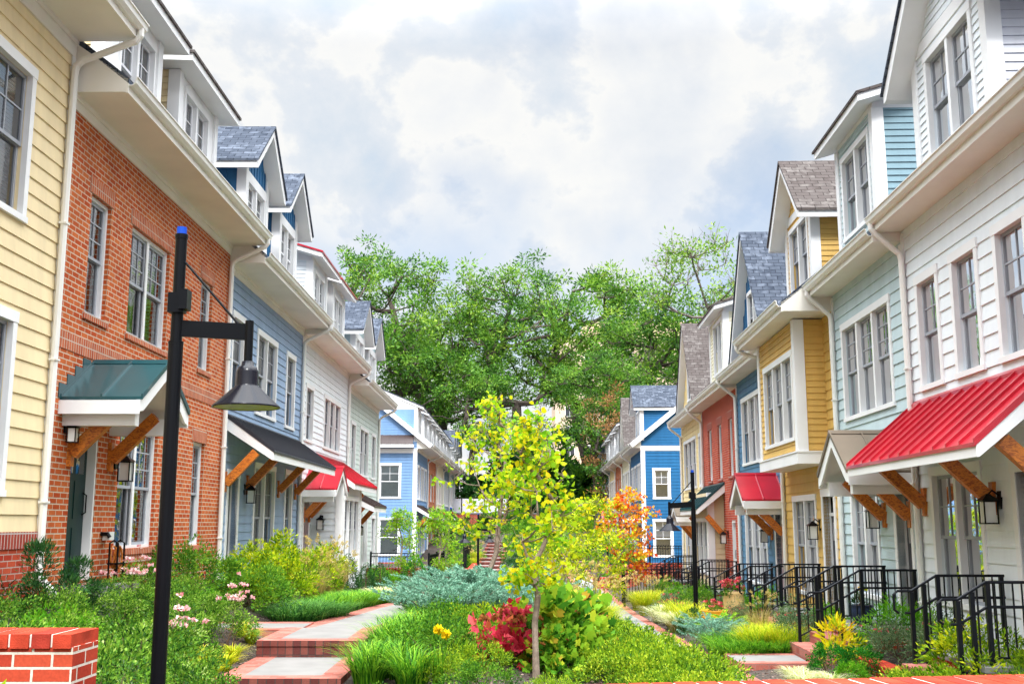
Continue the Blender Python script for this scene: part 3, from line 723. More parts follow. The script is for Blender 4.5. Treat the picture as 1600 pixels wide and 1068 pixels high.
fr, h, pt = house('L', 29.45, 37.6, .8, 8.03, 'white_siding', 'white townhouse with red metal awning over its bay window', over=.7, frieze=.2,
    wins=[(30.12, 31.1, 5.36, 6.82, 1, dict(casing=.08)), (33.0, 35.9, 5.35, 6.85, 3, dict(casing=.08))], doors=[(30.2, 30.95, 1.65, 3.72, 'door_red', 0)])
bay(fr, h, 31.35, 35.0, .9, .8, 4.35, 'white_siding', (31.75, 34.45, 1.92, 3.68), 3)
shed_awning(fr, h, pt, 31.95, 36.9, 5.03, 4.22, 1.15, M['m_red'], (36.5,), 3.35, seam=.3)
gable_awning(fr, h, pt, 31.0, 1.05, 4.6, 3.96, .95, M['m_red'], (30.25, 31.0), 3.2, seam=.45)
lantern(fr, h, sidewall(31.35), .32, 3.0)
for uc in (31.56, 35.02):
    dormer(fr, h, fr.zs + .3, uc, 1.17, 10.6, 'shed', 'white_siding', M['m_red'], (uc - .8, uc + .75, 9.0, 10.3), pitch=.3, oh=.42, wallkind='flat', sash='white', wcas=.05)

fr, h, pt = house('L', 37.6, 46.0, .5, 7.63, 'mint', 'pale grey green townhouse, farthest of the near left row', over=.7, frieze=.2,
    wins=[(38.5, 39.4, 4.85, 6.55, 1), (40.7, 42.85, 4.85, 6.55, 2), (44.0, 45.05, 4.85, 6.55, 1), (41.85, 43.05, 1.42, 3.2, 2), (44.4, 45.35, 1.42, 3.2, 1)],
    doors=[(38.6, 39.5, 1.2, 3.25, 'door_dark', 0)])
shed_awning(fr, h, pt, 37.9, 41.3, 4.1, 3.62, .95, M['m_umber'], (38.1, 41.05), 3.0, seam=.35)
lantern(fr, h, pt, 40.3, 2.75)
for uc in (40.0, 43.5):
    dormer(fr, h, fr.zs + .3, uc, 1.17, 10.35, 'gable', 'white', M['sh_grey'], (uc - .8, uc + .75, 8.6, 9.8), pitch=.85, oh=.4, wallkind='batten', gmat='teal_pale', side='teal_pale', sidekind='flat', sash='white', wcas=.05)

# right row
fr, h, pt = house('R', 4.0, 16.85, .6, 7.63, 'white_siding', 'white townhouse with a broad red metal awning at the right edge', over=.45, frieze=.05, course=.21,
    wins=[(12.5, 13.3, 5.07, 6.66, 1, dict(blind=.95)), (14.0, 14.79, 5.07, 6.66, 1, dict(blind=.95)), (15.47, 16.24, 5.07, 6.66, 1, dict(blind=.9)), (14.4, 16.12, 1.9, 3.7, 2, dict(grid=(2, 2), blind=.3))],
    doors=[(12.35, 13.25, 1.47, 3.62, 'door_white', .3)])
shed_awning(fr, h, pt, 11.7, 16.72, 4.85, 3.92, 1.07, M['m_red'], (11.95, 13.95, 16.5), 3.28, seam=.42, fas=.17)
lantern(fr, h, pt, 13.78, 3.18)
dormer(fr, h, fr.zs + .3, 14.45, 1.37, 10.2, 'gable', 'white_siding', M['sh_grey'], (13.62, 15.25, 8.4, 9.9), pitch=.95, oh=.42, grid=(2, 2), side='lgrey')
fr, h, pt = house('R', 16.85, 21.2, .6, 7.48, 'teal_pale', 'pale teal townhouse with a brown gabled canopy between white and ochre houses', over=.45, frieze=.05, course=.2,
    wins=[(17.7, 20.5, 5.0, 6.7, 3, dict(grid=(2, 3), blind=.8)), (18.95, 20.45, 1.75, 3.52, 2, dict(grid=(2, 3), blind=.9))], doors=[(17.2, 17.9, 1.42, 3.5, 'door_dark', .35)])
gable_awning(fr, h, pt, 17.87, .93, 4.5, 3.83, 1.03, M['m_brown'], (17.2, 18.5), 3.1)
lantern(fr, h, pt, 18.72, 3.1)
dormer(fr, h, fr.zs + .3, 19.12, 1.19, 10.25, 'shed', 'teal_pale', M['sh_brown'], (18.3, 19.9, 8.4, 9.9), pitch=.30, oh=.35, side='teal_mid', grid=(2, 2))
fr, h, pt = house('R', 21.2, 26.3, .5, 7.2, 'ochre', 'ochre townhouse with an upper bay on white trim', over=1.0, frieze=.05, course=.2,
    wins=[(23.3, 25.3, 1.5, 3.5, 2, dict(grid=(2, 3)))], doors=[(21.75, 22.6, 1.3, 3.55, 'door_dark', .4)])
bay(fr, h, 22.0, 25.85, .6, 4.24, 7.22, 'ochre', (22.35, 25.15, 4.78, 6.5), 3, skirt=.2, course=.13)
lantern(fr, h, pt, 23.0, 2.85)
dormer(fr, h, fr.zs + .3, 23.72, 1.2, 10.05, 'gable', 'ochre', M['sh_brown'], (22.9, 24.5, 8.3, 9.72), pitch=1.0, oh=.38, grid=(2, 2))
fr, h, pt = house('R', 26.3, 32.4, .4, 7.15, 'blue', 'steel blue townhouse under a steep shingled gable', over=.5, frieze=.05,
    wins=[(28.6, 31.5, 4.72, 6.5, 3, dict(grid=(2, 3))), (28.6, 31.5, 1.4, 3.3, 3, dict(grid=(2, 2)))], doors=[(26.6, 27.4, 1.1, 3.3, 'door_red', .3)])
gable_awning(fr, h, pt, 27.17, .98, 4.22, 3.58, 1.02, M['m_red'], (26.45, 27.85), 2.75)
lantern(fr, h, pt, 28.2, 2.7)
dormer(fr, h, 7.1, 29.35, 2.62, 7.55, 'gable', 'batten_blue', M['sh_grey'], (28.55, 29.95, 8.1, 9.4), pitch=1.36, oh=.1, front=.28, wallkind='batten', zbase=7.4, depth=4.5)
fr, h, pt = house('R', 32.4, 39.75, .3, 7.05, 'brick_r', 'red brick townhouse in the middle of the right row', 'brick', over=.5, frieze=.05,
    wins=[(33.4, 34.13, 4.48, 6.28, 1), (35.5, 36.32, 4.48, 6.28, 1), (37.65, 38.5, 4.48, 6.28, 1)], doors=[(33.38, 34.05, 1.0, 3.1, 'door_white', .35)])
bay(fr, h, 35.5, 39.2, .5, .4, 4.0, 'tan', (35.85, 38.85, 1.4, 3.05), 3, grid=(2, 2))
shed_awning(fr, h, pt, 35.2, 39.5, 4.3, 3.52, .9, M['m_green'], (35.3, 39.3), 2.6, seam=.25)
lantern(fr, h, pt, 34.75, 2.55)
dormer(fr, h, fr.zs + .3, 35.75, 1.45, 9.85, 'shed', 'cream', M['sh_brown'], (34.75, 36.3, 8.0, 9.62), pitch=.3, oh=.4, grid=(2, 2))
fr, h, pt = house('R', 39.75, 45.95, .3, 7.0, 'butter', 'butter yellow townhouse with steep brown shingled gable', over=.5, frieze=.05,
    wins=[(41.6, 45.1, 4.42, 6.25, 3, dict(grid=(2, 3))), (39.9, 40.65, 4.42, 6.25, 1), (42.9, 45.2, 1.2, 3.0, 2)], doors=[(41.2, 42.1, .9, 3.0, 'door_dark', .3)])
gable_awning(fr, h, pt, 41.9, 1.0, 3.75, 3.28, .9, M['m_brown'], (41.1, 42.6), 2.4)
dormer(fr, h, 7.0, 42.85, 2.62, 7.45, 'gable', 'butter', M['sh_brown'], (42.0, 43.5, 7.95, 9.2), pitch=1.36, oh=.1, front=.28, wallkind='batten', zbase=7.3, depth=4.5)

# far blocks beyond the gap
def far_end(fr, h, wall, u0, zb, zs, hi, lo, band, base=None, side=1, oh=.8):
    """gable end wall facing the camera"""
    m = fr.mb(); pt = sidewall(u0); pit = .80; zg = zs + .22
    panel(m, pt, -11, 0, zb, zs, [hi, lo], 'lap', .17)
    z = zs; hw0 = oh / 1
    n = 34; top = zg + (5.5 + oh) * pit
    for i in range(n):
        a = zs + (top - .1 - zs) * i / n; b = zs + (top - .1 - zs) * (i + 1) / n
        f = lambda q: max(-5.5, min(0, oh - (q - zg) / pit)); g = lambda q: -11 - min(0, oh - (q - zg) / pit) if q > zg else -11
        A, B = f(a), f(b); A2, B2 = -11 - A, -11 - B
        m.poly([pt(A2, a, .016), pt(A, a, .016), pt(B, b, 0), pt(B2, b, 0)])
        m.poly([pt(A2, a, 0), pt(A, a, 0), pt(A, a, .016), pt(A2, a, .016)])
    m.build('end_wall', M[wall], h)
    t = fr.mb()
    t.beam(pt(oh, zg - .10, .14), pt(-5.6, zg - .10 + (5.6 + oh) * pit, .14), .26, .26, up=(0, 0, 1))
    pbox(t, pt, -11, 0.03, band, band + .26, -.02, .035); pbox(t, pt, -.2, .032, zb, band, -.02, .033); t.build('end_trim', M['white'], h)
    for w, gr in ((hi, (2, 2)), (lo, (2, 2))): window(fr, h, pt, *w, 1 if w[1] - w[0] < 1.2 else 2, gr, 'white', casing=.12, one=True, blind=.45)
    if base:
        b = fr.mb(); pbox(b, pt, -11, .05, zb, base, -.02, .04); b.build('brick_base', M['brick_r'], h)
def pent(fr, h, u0, z):
    b = fr.mb(); pt = sidewall(u0); Q = lambda x, y, a: pt(a, y, x)
    b.extrude([(0, z + .55), (.5, z), (.5, z - .04), (0, z + .5)], Q, -11, -.2)
    for i in range(25): b.extrude([(0, z + .58), (.5, z + .03), (.5, z - .01), (0, z + .54)], Q, -11 + i * .45, -10.97 + i * .45)
    o = b.build('pent_roof', M['m_umber'], h)
    t = fr.mb(); t.extrude([(0.02, z - .03), (.5, z - .03), (.5, z - .2), (0.02, z - .2)], Q, -11, -.15); t.build('fascia', M['white'], o)

WX = lambda u0, a, b, z0, z1, n: (u0 + a, u0 + b, z0, z1, n)
U = 61.0
farL = [('sky_blue', 'light blue townhouse, its gable end facing the camera at the end of the left side', 'lap'), ('brick_o', 'orange brick townhouse beyond the light blue one', 'brick'), ('cream', 'cream townhouse far down the left side', 'lap'),
        ('slate', 'dark slate blue townhouse far down the left side', 'lap'), ('teal_pale', 'pale blue green townhouse far down the left side', 'lap'), ('lgrey', 'light grey townhouse, last one on the left side', 'lap')]
for i, (c, lab, kd) in enumerate(farL):
    u0 = U + i * 7.2; zf = 7.05 + i * .04
    fr, h, pt = house('l', u0, u0 + 7.2, .1, zf, c, lab, kd, over=.85, frieze=.15, onewin=True, end=(i == 0),
        wins=[WX(u0, .7, 1.9, 4.4, 6.2, 1), WX(u0, 2.7, 4.6, 4.4, 6.2, 2), WX(u0, 5.3, 6.5, 4.4, 6.2, 1), WX(u0, 3.4, 5.6, 1.3, 3.2, 2)], doors=[(u0 + 1.2, u0 + 2.1, .9, 3.0, 'door_dark', 0)])
    shed_awning(fr, h, pt, u0 + .6, u0 + 4.6, 4.0, 3.4, .95, M[('m_umber', 'm_dark', 'm_red', 'm_dark', 'm_red', 'm_dark')[i]], (u0 + .8, u0 + 4.4), 2.8)
    last = i >= 4
    for k, du in enumerate((1.75, 5.35)):
        if i == 0 and k == 0: du = 1.22
        dormer(fr, h, fr.zs + .3, u0 + du, 1.2, 9.45 + (.3 if last else 0), 'gable' if last else 'shed', 'white', M['sh_grey'], (u0 + du - .8, u0 + du + .8, 8.0, 9.3), pitch=.9 if last else .42, oh=.4 if not (i == 0 and k == 0) else .05, wallkind='flat', side=c if c != 'brick_o' else 'white', sash='white', wcas=.05, depth=3.4)
    if i == 0:
        far_end(fr, h, c, u0, .1, fr.zs, (-2.05, -.98, 4.45, 6.25), (-2.02, -.98, 1.25, 3.2), 6.95, 0.85, oh=.85); pent(fr, h, u0, 7.45)
U = 57.5
farR = [('cobalt', 'bright blue townhouse with its gable end facing the camera', 'lap'), ('cream', 'cream townhouse with steep brown gable far down the right side', 'lap'), ('brick_o', 'orange brick townhouse far down the right side', 'brick'),
        ('butter', 'pale yellow townhouse far down the right side', 'lap'), ('slate', 'slate grey townhouse far down the right side', 'lap'), ('white_siding', 'white townhouse, last one on the right side', 'lap')]
for i, (c, lab, kd) in enumerate(farR):
    u0 = U + i * 7.2; zf = 6.9 + i * .05
    fr, h, pt = house('r', u0, u0 + 7.2, .1, zf, c, lab, kd, over=.55, frieze=.1, onewin=True, end=(i == 0),
        wins=[WX(u0, .7, 2.3, 4.3, 6.1, 2), WX(u0, 3.1, 4.3, 4.3, 6.1, 1), WX(u0, 5.1, 6.5, 4.3, 6.1, 2), WX(u0, 3.4, 5.6, 1.2, 3.1, 2)], doors=[(u0 + 1.2, u0 + 2.1, .8, 2.9, 'door_dark', 0)])
    gable_awning(fr, h, pt, u0 + 1.7, 1.1, 3.9, 3.3, 1.0, M[('m_dark', 'm_brown', 'm_dark', 'm_red', 'm_dark', 'm_brown')[i]], (u0 + .9, u0 + 2.5), 2.6)
    if i == 1: dormer(fr, h, zf, u0 + 3.6, 2.62, 7.35, 'gable', 'cream', M['sh_brown'], (u0 + 2.9, u0 + 4.3, 7.9, 9.1), pitch=1.36, oh=.1, front=.28, wallkind='batten', zbase=7.2, depth=4.5)
    elif i == 0: dormer(fr, h, fr.zs + .3, u0 + 1.45, 1.43, 9.35, 'gable', c, M['sh_grey'], (u0 + .75, u0 + 2.15, 7.6, 9.0), pitch=.82, oh=.2, sash='white', depth=4.2)
    else:
        for du in (1.9, 5.3): dormer(fr, h, fr.zs + .3, u0 + du, 1.15, 9.5, 'gable' if i in (5,) else 'shed', 'white', M['sh_grey'], (u0 + du - .8, u0 + du + .8, 8.0, 9.35), pitch=.9 if i in (5,) else .4, wallkind='flat', sash='white', wcas=.05, depth=3.4)
    if i == 0: far_end(fr, h, c, u0, .1, fr.zs, (-1.42, -.70, 4.35, 5.8), (-1.5, -.66, 1.3, 3.1), 6.85, 0.95, oh=.55)

# ------------------------------------------------------------------ paths, steps, garden walls
def ribbon(name, pts, w, lift=.05, border=.3, step=.5, thick=.12):
    """concrete path with brick edging following the ground"""
    P = [Vector((x, y, 0)) for x, y in pts]; Q = []
    for a, b in zip(P, P[1:]):
        n = max(1, int((b - a).length / step))
        Q += [a + (b - a) * i / n for i in range(n)]
    Q.append(P[-1]); zs = [terr(q.x, q.y) + lift for q in Q]
    zs = [sum(zs[max(0, i - 3):i + 4]) / len(zs[max(0, i - 3):i + 4]) for i in range(len(zs))]
    c = MB(); b = MB(); off = []
    for i, q in enumerate(Q):
        d = (Q[min(i + 1, len(Q) - 1)] - Q[max(i - 1, 0)]).normalized(); n = Vector((d.y, -d.x, 0))
        off.append([(*(q + n * s * w / 2).xy, zs[i]) for s in (-1, -1 + 2 * border / w, 1 - 2 * border / w, 1)])
    for A, B in zip(off, off[1:]):
        c.poly([A[1], A[2], B[2], B[1]])
        for s in (0, 2): b.poly([A[s], A[s + 1], B[s + 1], B[s]])
        for s in (0, 3): b.poly([A[s], B[s], (B[s][0], B[s][1], B[s][2] - thick), (A[s][0], A[s][1], A[s][2] - thick)])
    o = c.build(name, M['concrete']); tag(o, kind='structure'); b.build('brick_edging', M['paver'], o)
    return o
def tread(name, x0, x1, y0, y1, z, riser=.17, border=.28, parent=None):
    c = MB(); c.poly([(x0 + border, y0 + border, z), (x1 - border, y0 + border, z), (x1 - border, y1 - .02, z), (x0 + border, y1 - .02, z)])
    o = c.build(name, M['concrete'], parent)
    if not parent: tag(o, kind='structure')
    b = MB()
    for q in ((x0, x0 + border, y0, y1), (x1 - border, x1, y0, y1), (x0 + border, x1 - border, y0, y0 + border)):
        b.poly([(q[0], q[2], z + .001), (q[1], q[2], z + .001), (q[1], q[3], z + .001), (q[0], q[3], z + .001)])
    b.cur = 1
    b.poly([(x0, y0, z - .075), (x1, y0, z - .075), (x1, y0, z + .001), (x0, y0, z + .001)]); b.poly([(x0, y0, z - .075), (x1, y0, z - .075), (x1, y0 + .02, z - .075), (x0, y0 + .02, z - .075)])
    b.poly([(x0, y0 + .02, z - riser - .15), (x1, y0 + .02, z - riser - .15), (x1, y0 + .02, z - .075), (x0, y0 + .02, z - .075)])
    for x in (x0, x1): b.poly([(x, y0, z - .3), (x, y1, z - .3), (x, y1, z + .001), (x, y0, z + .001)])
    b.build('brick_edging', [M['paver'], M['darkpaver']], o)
    return o
tread('path_step', -3.56, -2.05, 13.25, 15.33, 1.17); tread('path_step', -3.58, -2.03, 11.2, 13.27, 1.0)
tread('path_step', -3.55, -2.05, 15.3, 17.2, 1.395)
ribbon('path', [(-2.8, 17.15), (-2.62, 18.2), (-2.3, 20.5), (-2.0, 23), (-1.75, 28), (-1.6, 42), (-1.45, 57)], 1.5, .115)
def slab(x0, x1, y0, y1, z):
    c = MB(); c.poly([(x0, y0 + .25, z), (x1, y0 + .25, z), (x1, y1 - .25, z), (x0, y1 - .25, z)]); o = tag(c.build('path', M['concrete']), kind='structure')
    b = MB()
    for a, d in ((y0, y0 + .25), (y1 - .25, y1)): b.poly([(x0, a, z + .001), (x1, a, z + .001), (x1, d, z + .001), (x0, d, z + .001)])
    for a in (y0, y1): b.poly([(x0, a, z - .3), (x1, a, z - .3), (x1, a, z + .001), (x0, a, z + .001)])
    for a in (x0, x1): b.poly([(a, y0, z - .3), (a, y1, z - .3), (a, y1, z), (a, y0, z)])
    b.build('brick_edging', M['paver'], o)
slab(-5.2, -3.28, 16.9, 18.2, 1.392)
ribbon('path', [(2.95, 9), (2.92, 17), (2.85, 24), (2.85, 30), (3.0, 36), (3.3, 46), (3.55, 57)], 1.3, .07, .22)
slab(3.55, 5.0, 17.15, 18.45, .86); slab(3.55, 4.9, 12.2, 13.5, .9)
for sx, dx, y0, n in ((-1.42, .045, 57.5, 10), (3.6, -.03, 57.5, 10)):
    root = None
    for i in range(n):
        x = sx + dx * i * 1.4
        o = tread('garden_steps' if root is None else 'step', x - .72, x + .72, y0 + i * 1.45, y0 + (i + 1) * 1.45, .34 + i * .165, .165, .2, root)
        if root is None: root = o
def brickwall(name, x0, x1, y0, y1, zb, zt, label, mat='brick_r', cop='brick_r', n=None, rot=0, big=False):
    """low garden wall with a course of upright coping bricks"""
    cx, cy = (x0 + x1) / 2, (y0 + y1) / 2; r = empty(name, (cx, cy, zb), rot, label=label, cat='garden wall')
    b = MB(); b.box(x0 - cx, x1 - cx, y0 - cy, y1 - cy, 0, zt - zb - .07); b.build('wall_body', M[mat], r)
    k = MB(); lx = x1 - x0 >= y1 - y0; L = (x1 - x0) if lx else (y1 - y0); st = .115; n = int(L / st); rnd = random.Random(n); st = L / n
    k.cur = 1
    if lx: k.box(x0 - cx + .02, x1 - cx - .02, y0 - cy + .0, y1 - cy - .0, zt - zb - .069, zt - zb - .003)
    else: k.box(x0 - cx + .0, x1 - cx - .0, y0 - cy + .02, y1 - cy - .02, zt - zb - .069, zt - zb - .007)
    for i in range(n):
        k.cur = 0 if rnd.random() < .7 else 2
        j = rnd.uniform(-.0015, .0015); a = (x0 - cx if lx else y0 - cy) + i * st
        if lx: k.box(a + .0075, a + st - .0075, y0 - cy - .015 + j, y1 - cy + .015 + j, zt - zb - .075, zt - zb + j)
        else: k.box(x0 - cx - .015 + j, x1 - cx + .015 + j, a + .006, a + st - .006, zt - zb - .075, zt - zb + j)
    k.build('coping', [M['cop_a'], M['mortar'], M['cop_b']], r)
    return r
M['cop_a'] = paint('coping brick red', (.40, .045, .022), .8, .2, 9, spec=.2, bump=.4); M['cop_b'] = paint('coping brick dark red', (.30, .032, .02), .8, .2, 9, spec=.2, bump=.4)
M['mortar'] = paint('pale mortar', (.70, .65, .58), .95, .1, 9, spec=.1)
brickwall('garden_wall', -9, -2.39, 6.0, 6.36, .9, 2.405, 'red brick garden wall with light coping at the lower left corner', 'near_brick')
brickwall('garden_wall', .1, 6.4, 5.62, 5.93, .8, 2.214, 'brick wall whose coping runs along the lower right edge', 'near_brick', rot=.155)
brickwall('garden_wall', 4.92, 5.14, 13.9, 16.7, .5, 1.13, 'low brick wall between the two nearest right stoops')
brickwall('garden_wall', 4.75, 4.97, 18.9, 21.1, .45, .95, 'low brick wall below the ochre house railings')
brickwall('garden_wall', 4.55, 4.77, 23.3, 26.0, .4, .86, 'low brick wall in front of the steel blue house')
brickwall('garden_wall', -3.2, -1.75, 50, 50.3, 0, .95, 'brick planter wall left of the left garden steps')
brickwall('garden_wall', -2.05, -1.75, 50.3, 57, 0, .95, 'brick wall flanking the left garden steps')
brickwall('garden_wall', 3.45, 5.4, 46, 46.3, 0, .75, 'brick planter wall right of the right garden steps')
brickwall('garden_wall', -6, -3.6, 43.2, 43.5, .1, 1.25, 'brick wall under iron fence by light blue house')
brickwall('garden_wall', 4.1, 8.2, 47.6, 47.9, .1, 1.2, 'brick wall before the bright blue gable house')
brickwall('garden_wall', -2.9, -2.4, 33, 36.5, .3, 1.0, 'curved low brick kerb wall near the left path', 'brick_r')
# stoops with iron stair railings on the right row
ROMAN = [('white', 12.97, 1.45), ('pale teal', 17.75, 1.38), ('ochre', 22.15, 1.25), ('steel blue', 27.0, 1.08), ('red brick', 33.72, .96), ('butter yellow', 41.65, .86)]
def stoop(name, uc, zl):
    fr = Fr('R', uc, zl - .9); r = empty('stoop', fr.origin, fr.rz, label='brick stoop with concrete landing at the %s house' % name, cat='stoop')
    b = fr.mb(); pt = facade(0)
    b.box(uc - .92, uc + .92, .04, 1.0, zl - .9, zl - .06); b.build('base', M['brick_r'], r)
    s = fr.mb(); s.box(uc - .95, uc + .95, .04, 1.04, zl - .06, zl); s.build('landing', M['concrete'], r)
    for i in range(2):
        q = fr.mb(); q.box(uc - .8, uc + .8, 1.041 + i * .34, 1.38 + i * .34, zl - .9, zl - .175 * (i + 1)); q.build('step', M['paver'], r)
def railing(name, side, u, zl):
    fr = Fr('R', u, zl - .7); r = empty('stair_railing', fr.origin, fr.rz, label='black iron stair railing on the %s side of the %s stoop' % (side, name), cat='railing', group='stoop railings of the right row')
    wl, run, drop = (.9, .32, .19) if name == 'white' else (.93, .62, .34); zt = zl + .9
    top = lambda w: zt if w < wl else zt - drop * min(1, (w - wl) / run)
    for nm, dz, end in (('handrail', 0, .17), ('lower_rail', -.27, .09)):
        m = fr.mb(); pts = [(u, .05, zt + dz), (u, wl, zt + dz), (u, wl + run, zt - drop + dz), (u, wl + run + end, zt - drop + dz)]
        if nm == 'handrail': pts += [(u, wl + run + end + .05, zt - drop - .04), (u, wl + run + end + .05, zt - drop - .23), (u, wl + run + end, zt - drop - .27)]
        m.tube(pts, .0175, 7); m.build(nm, M['iron'], r)
    m = fr.mb(); m.tube([(u, .05, zl + .08), (u, wl, zl + .08), (u, wl + run, zl + .08 - drop)], .014, 6); m.build('bottom_rail', M['iron'], r)
    for w in (.09, wl - .02, wl + run * .5, wl + run):
        m = fr.mb(); m.box(u - .025, u + .025, w - .025, w + .025, zl - .7 if w > wl - .1 else zl, top(w) - .012); m.build('post', M['iron'], r)
    w = .2
    while w < wl + run - .05:
        if min(abs(w - p) for p in (.09, wl - .02, wl + run * .5, wl + run)) > .04:
            m = fr.mb(); z0 = zl + .08 if w < wl else zl + .08 - drop * (w - wl) / run; m.box(u - .008, u + .008, w - .008, w + .008, z0, top(w)); m.build('baluster', M['iron'], r)
        w += .1
for nm, uc, zl in ROMAN:
    stoop(nm, uc, zl); railing(nm, 'near', uc - .77, zl); railing(nm, 'far', uc + .77, zl)
stp = Fr('L', 14.8, 1.6)
b_ = empty('stoop', stp.origin, stp.rz, label='concrete stoop at the green door of the orange brick house', cat='stoop')
q = stp.mb(); q.box(14.1, 15.6, .03, .6, 1.6, 2.17); q.build('landing', M['concrete'], b_)

# street lamps
def lamp(x, y, zb, zt, s, label):
    r = empty('street_lamp', (x, y, zb), label=label, cat='street lamp', group='black garden street lamps'); H = zt - zb; a = H - (5.32 - 3.87)     # shade rim
    m = MB(); m.tube([(0, 0, 0), (0, 0, H - .94)], .057, 16); m.tube([(0, 0, H - .945), (0, 0, H - .925)], .059, 16); m.tube([(0, 0, H - .93), (0, 0, H - .06)], .046, 16); m.lathe((0, 0, 0), [(.13, 0), (.13, .05), (.09, .09), (.064, .12)], 16); m.build('pole', M['black'], r, smooth=False)
    m = MB(); m.tube([(0, 0, H - .09), (0, 0, H - .055)], .051, 16); m.build('collar', M['black'], r)
    m = MB(); m.tube([(0, 0, H - .06), (0, 0, H + .005)], .039, 16); m.build('cap', M['blue_cap'], r)
    m = MB(); m.box(s * .03, s * .10, -.10, .02, H - .68, H - .52); m.box(-.062, .062, -.066, .03, H - .7, H - .54); m.build('junction_box', M['black'], r)
    m = MB(); m.beam((s * .03, 0, H - .82), (s * .56, 0, H - .85), .03, .13); m.build('arm', M['black'], r)
    m = MB(); m.tube([(s * .03, 0, H - .27), (s * .5, 0, H - .8)], .011, 6); m.build('stay', M['black'], r)
    m = MB(); c = (s * .575, 0, 0); m.tube([(s * .575, 0, H - 1.1), (s * .575, 0, H - .76)], .034, 10); m.build('hanger', M['black'], r)
    sh = MB(); sh.lathe(c, [(.0, H - 1.085), (.045, H - 1.085), (.05, H - 1.12), (.072, H - 1.13), (.085, H - 1.17), (.088, H - 1.27), (.094, H - 1.285), (.258, H - 1.435), (.265, H - 1.45), (.255, H - 1.45), (.09, H - 1.30)], 28)
    sd_ = sh.build('lamp_shade', M['shade'], r, smooth=True)
    l = MB(); l.lathe(c, [(.0, H - 1.445), (.12, H - 1.446), (.246, H - 1.447), (.247, H - 1.435), (.0, H - 1.40)], 24); l.build('lens', M['lens'], sd_)
    return r
M['shade'] = paint('glossy dark lamp shade', (.008, .008, .013), .2, .05, spec=.55)
lamp(-2.655, 8.3, 1.25, 5.34, 1, 'black lamp post in front of the orange brick house, its shade on the right')
lamp(4.37, 26, .45, 4.27, -1, 'black lamp post with shade reaching left, before the red canopy')
lamp(-2.55, 45, .0, 3.65, 1, 'small far lamp post beside the iron gate panel')
lamp(-1.72, 55, .1, 3.5, 1, 'farthest lamp post at the foot of the left steps')

# iron fences
def fence(pts, zt, zb, label, sp=.115, gate=False):
    (x0, y0), (x1, y1) = pts; L = math.hypot(x1 - x0, y1 - y0); r = empty('iron_fence', (x0, y0, zb), math.atan2(y1 - y0, x1 - x0), label=label, cat='fence')
    H = zt - zb; m = MB()
    for z in (.08, H - .14, H - .02): m.box(0, L, -.015, .015, z - .018, z + .018)
    n = int(L / sp)
    for i in range(1, n): m.box(L * i / n - .009, L * i / n + .009, -.009, .009, .08, H - .02)
    m.build('pickets', M['iron'], r)
    for x in ([0, L] if L < 2.2 else [0, L / 2, L]):
        p = MB(); p.box(x - .035, x + .035, -.035, .035, -.3, H + .06); p.build('post', M['iron'], r)
    if gate: p = MB(); p.box(L * .3, L * .45, -.03, .03, H * .5, H * .6); p.build('latch', M['iron'], r)
    return r
fence(((-5.6, 43.1), (-3.9, 43.1)), 1.85, .35, 'black iron fence in front of the light blue house')
fence(((-3.25, 42.5), (-2.92, 46.5)), 1.8, .3, 'black iron gate panel standing edge-on by the far lamp', gate=True)
fence(((-2.55, 57.5), (-2.4, 63)), 1.75, .35, 'short black iron fence left of the garden steps')
fence(((3.5, 34), (3.75, 37)), 1.4, .2, 'black iron gate panel near the orange maple', gate=True)
fence(((3.8, 37.1), (6.6, 38.6)), 1.45, .3, 'black iron fence behind the orange maple')
fence(((4.2, 47.7), (7.9, 47.7)), 2.05, 1.15, 'black iron fence on the brick wall before the blue gable')
# terrace wall with white fence above it, behind the steps
r = empty('terrace_wall', (0, 95, 2.0), label='red brick terrace wall under the white panel fence', cat='wall')
m = MB(); m.box(-6.5, 10, 0, .4, -.5, 1.8); m.build('wall_body', M['brick_r'], r)
m = MB(); m.box(-6.6, 10.1, -.05, .45, 1.8, 1.9); m.build('coping', M['concrete'], r)
r = empty('panel_fence', (0, 95.2, 3.9), label='white panel fence with dark posts above the brick terrace', cat='fence')
m = MB()
for i in range(6): m.box(-6.4 + i, -5.45 + i, 0, .04, .02, 1.25)
m.build('panels', M['lgrey'], r)
for i in range(4):
    m = MB(); m.box(-6.49 + 2 * i, -6.41 + 2 * i, -.03, .07, -.05, 1.35); m.build('post', M['iron'], r)
# apartment block beyond the trees
r = empty('apartment_building', (22, 172, 3), label='tall pinkish beige apartment block glimpsed behind the trees', cat='apartment building')
M['beige'] = paint('pinkish beige render', (.70, .54, .40), .8, .05, .3)
m = MB(); m.box(-15, 15, 0, 15, -2, 30); m.box(-10, 10, 2, 12, 30, 33); m.build('wall', M['beige'], r)
for fl in range(9):
    for k in range(9):
        m = MB(); x = -13.4 + k * 3.2; z = 1.5 + fl * 3.1; m.box(x, x + 1.5, -.06, .02, z, z + 1.6); m.cur = 1; m.box(x + .08, x + .71, -.08, 0, z + .08, z + 1.52); m.box(x + .79, x + 1.42, -.08, 0, z + .08, z + 1.52); m.build('window', [M['white'], M['slate_glass']] if 'slate_glass' in M else [M['white'], M['door_dark']], r)
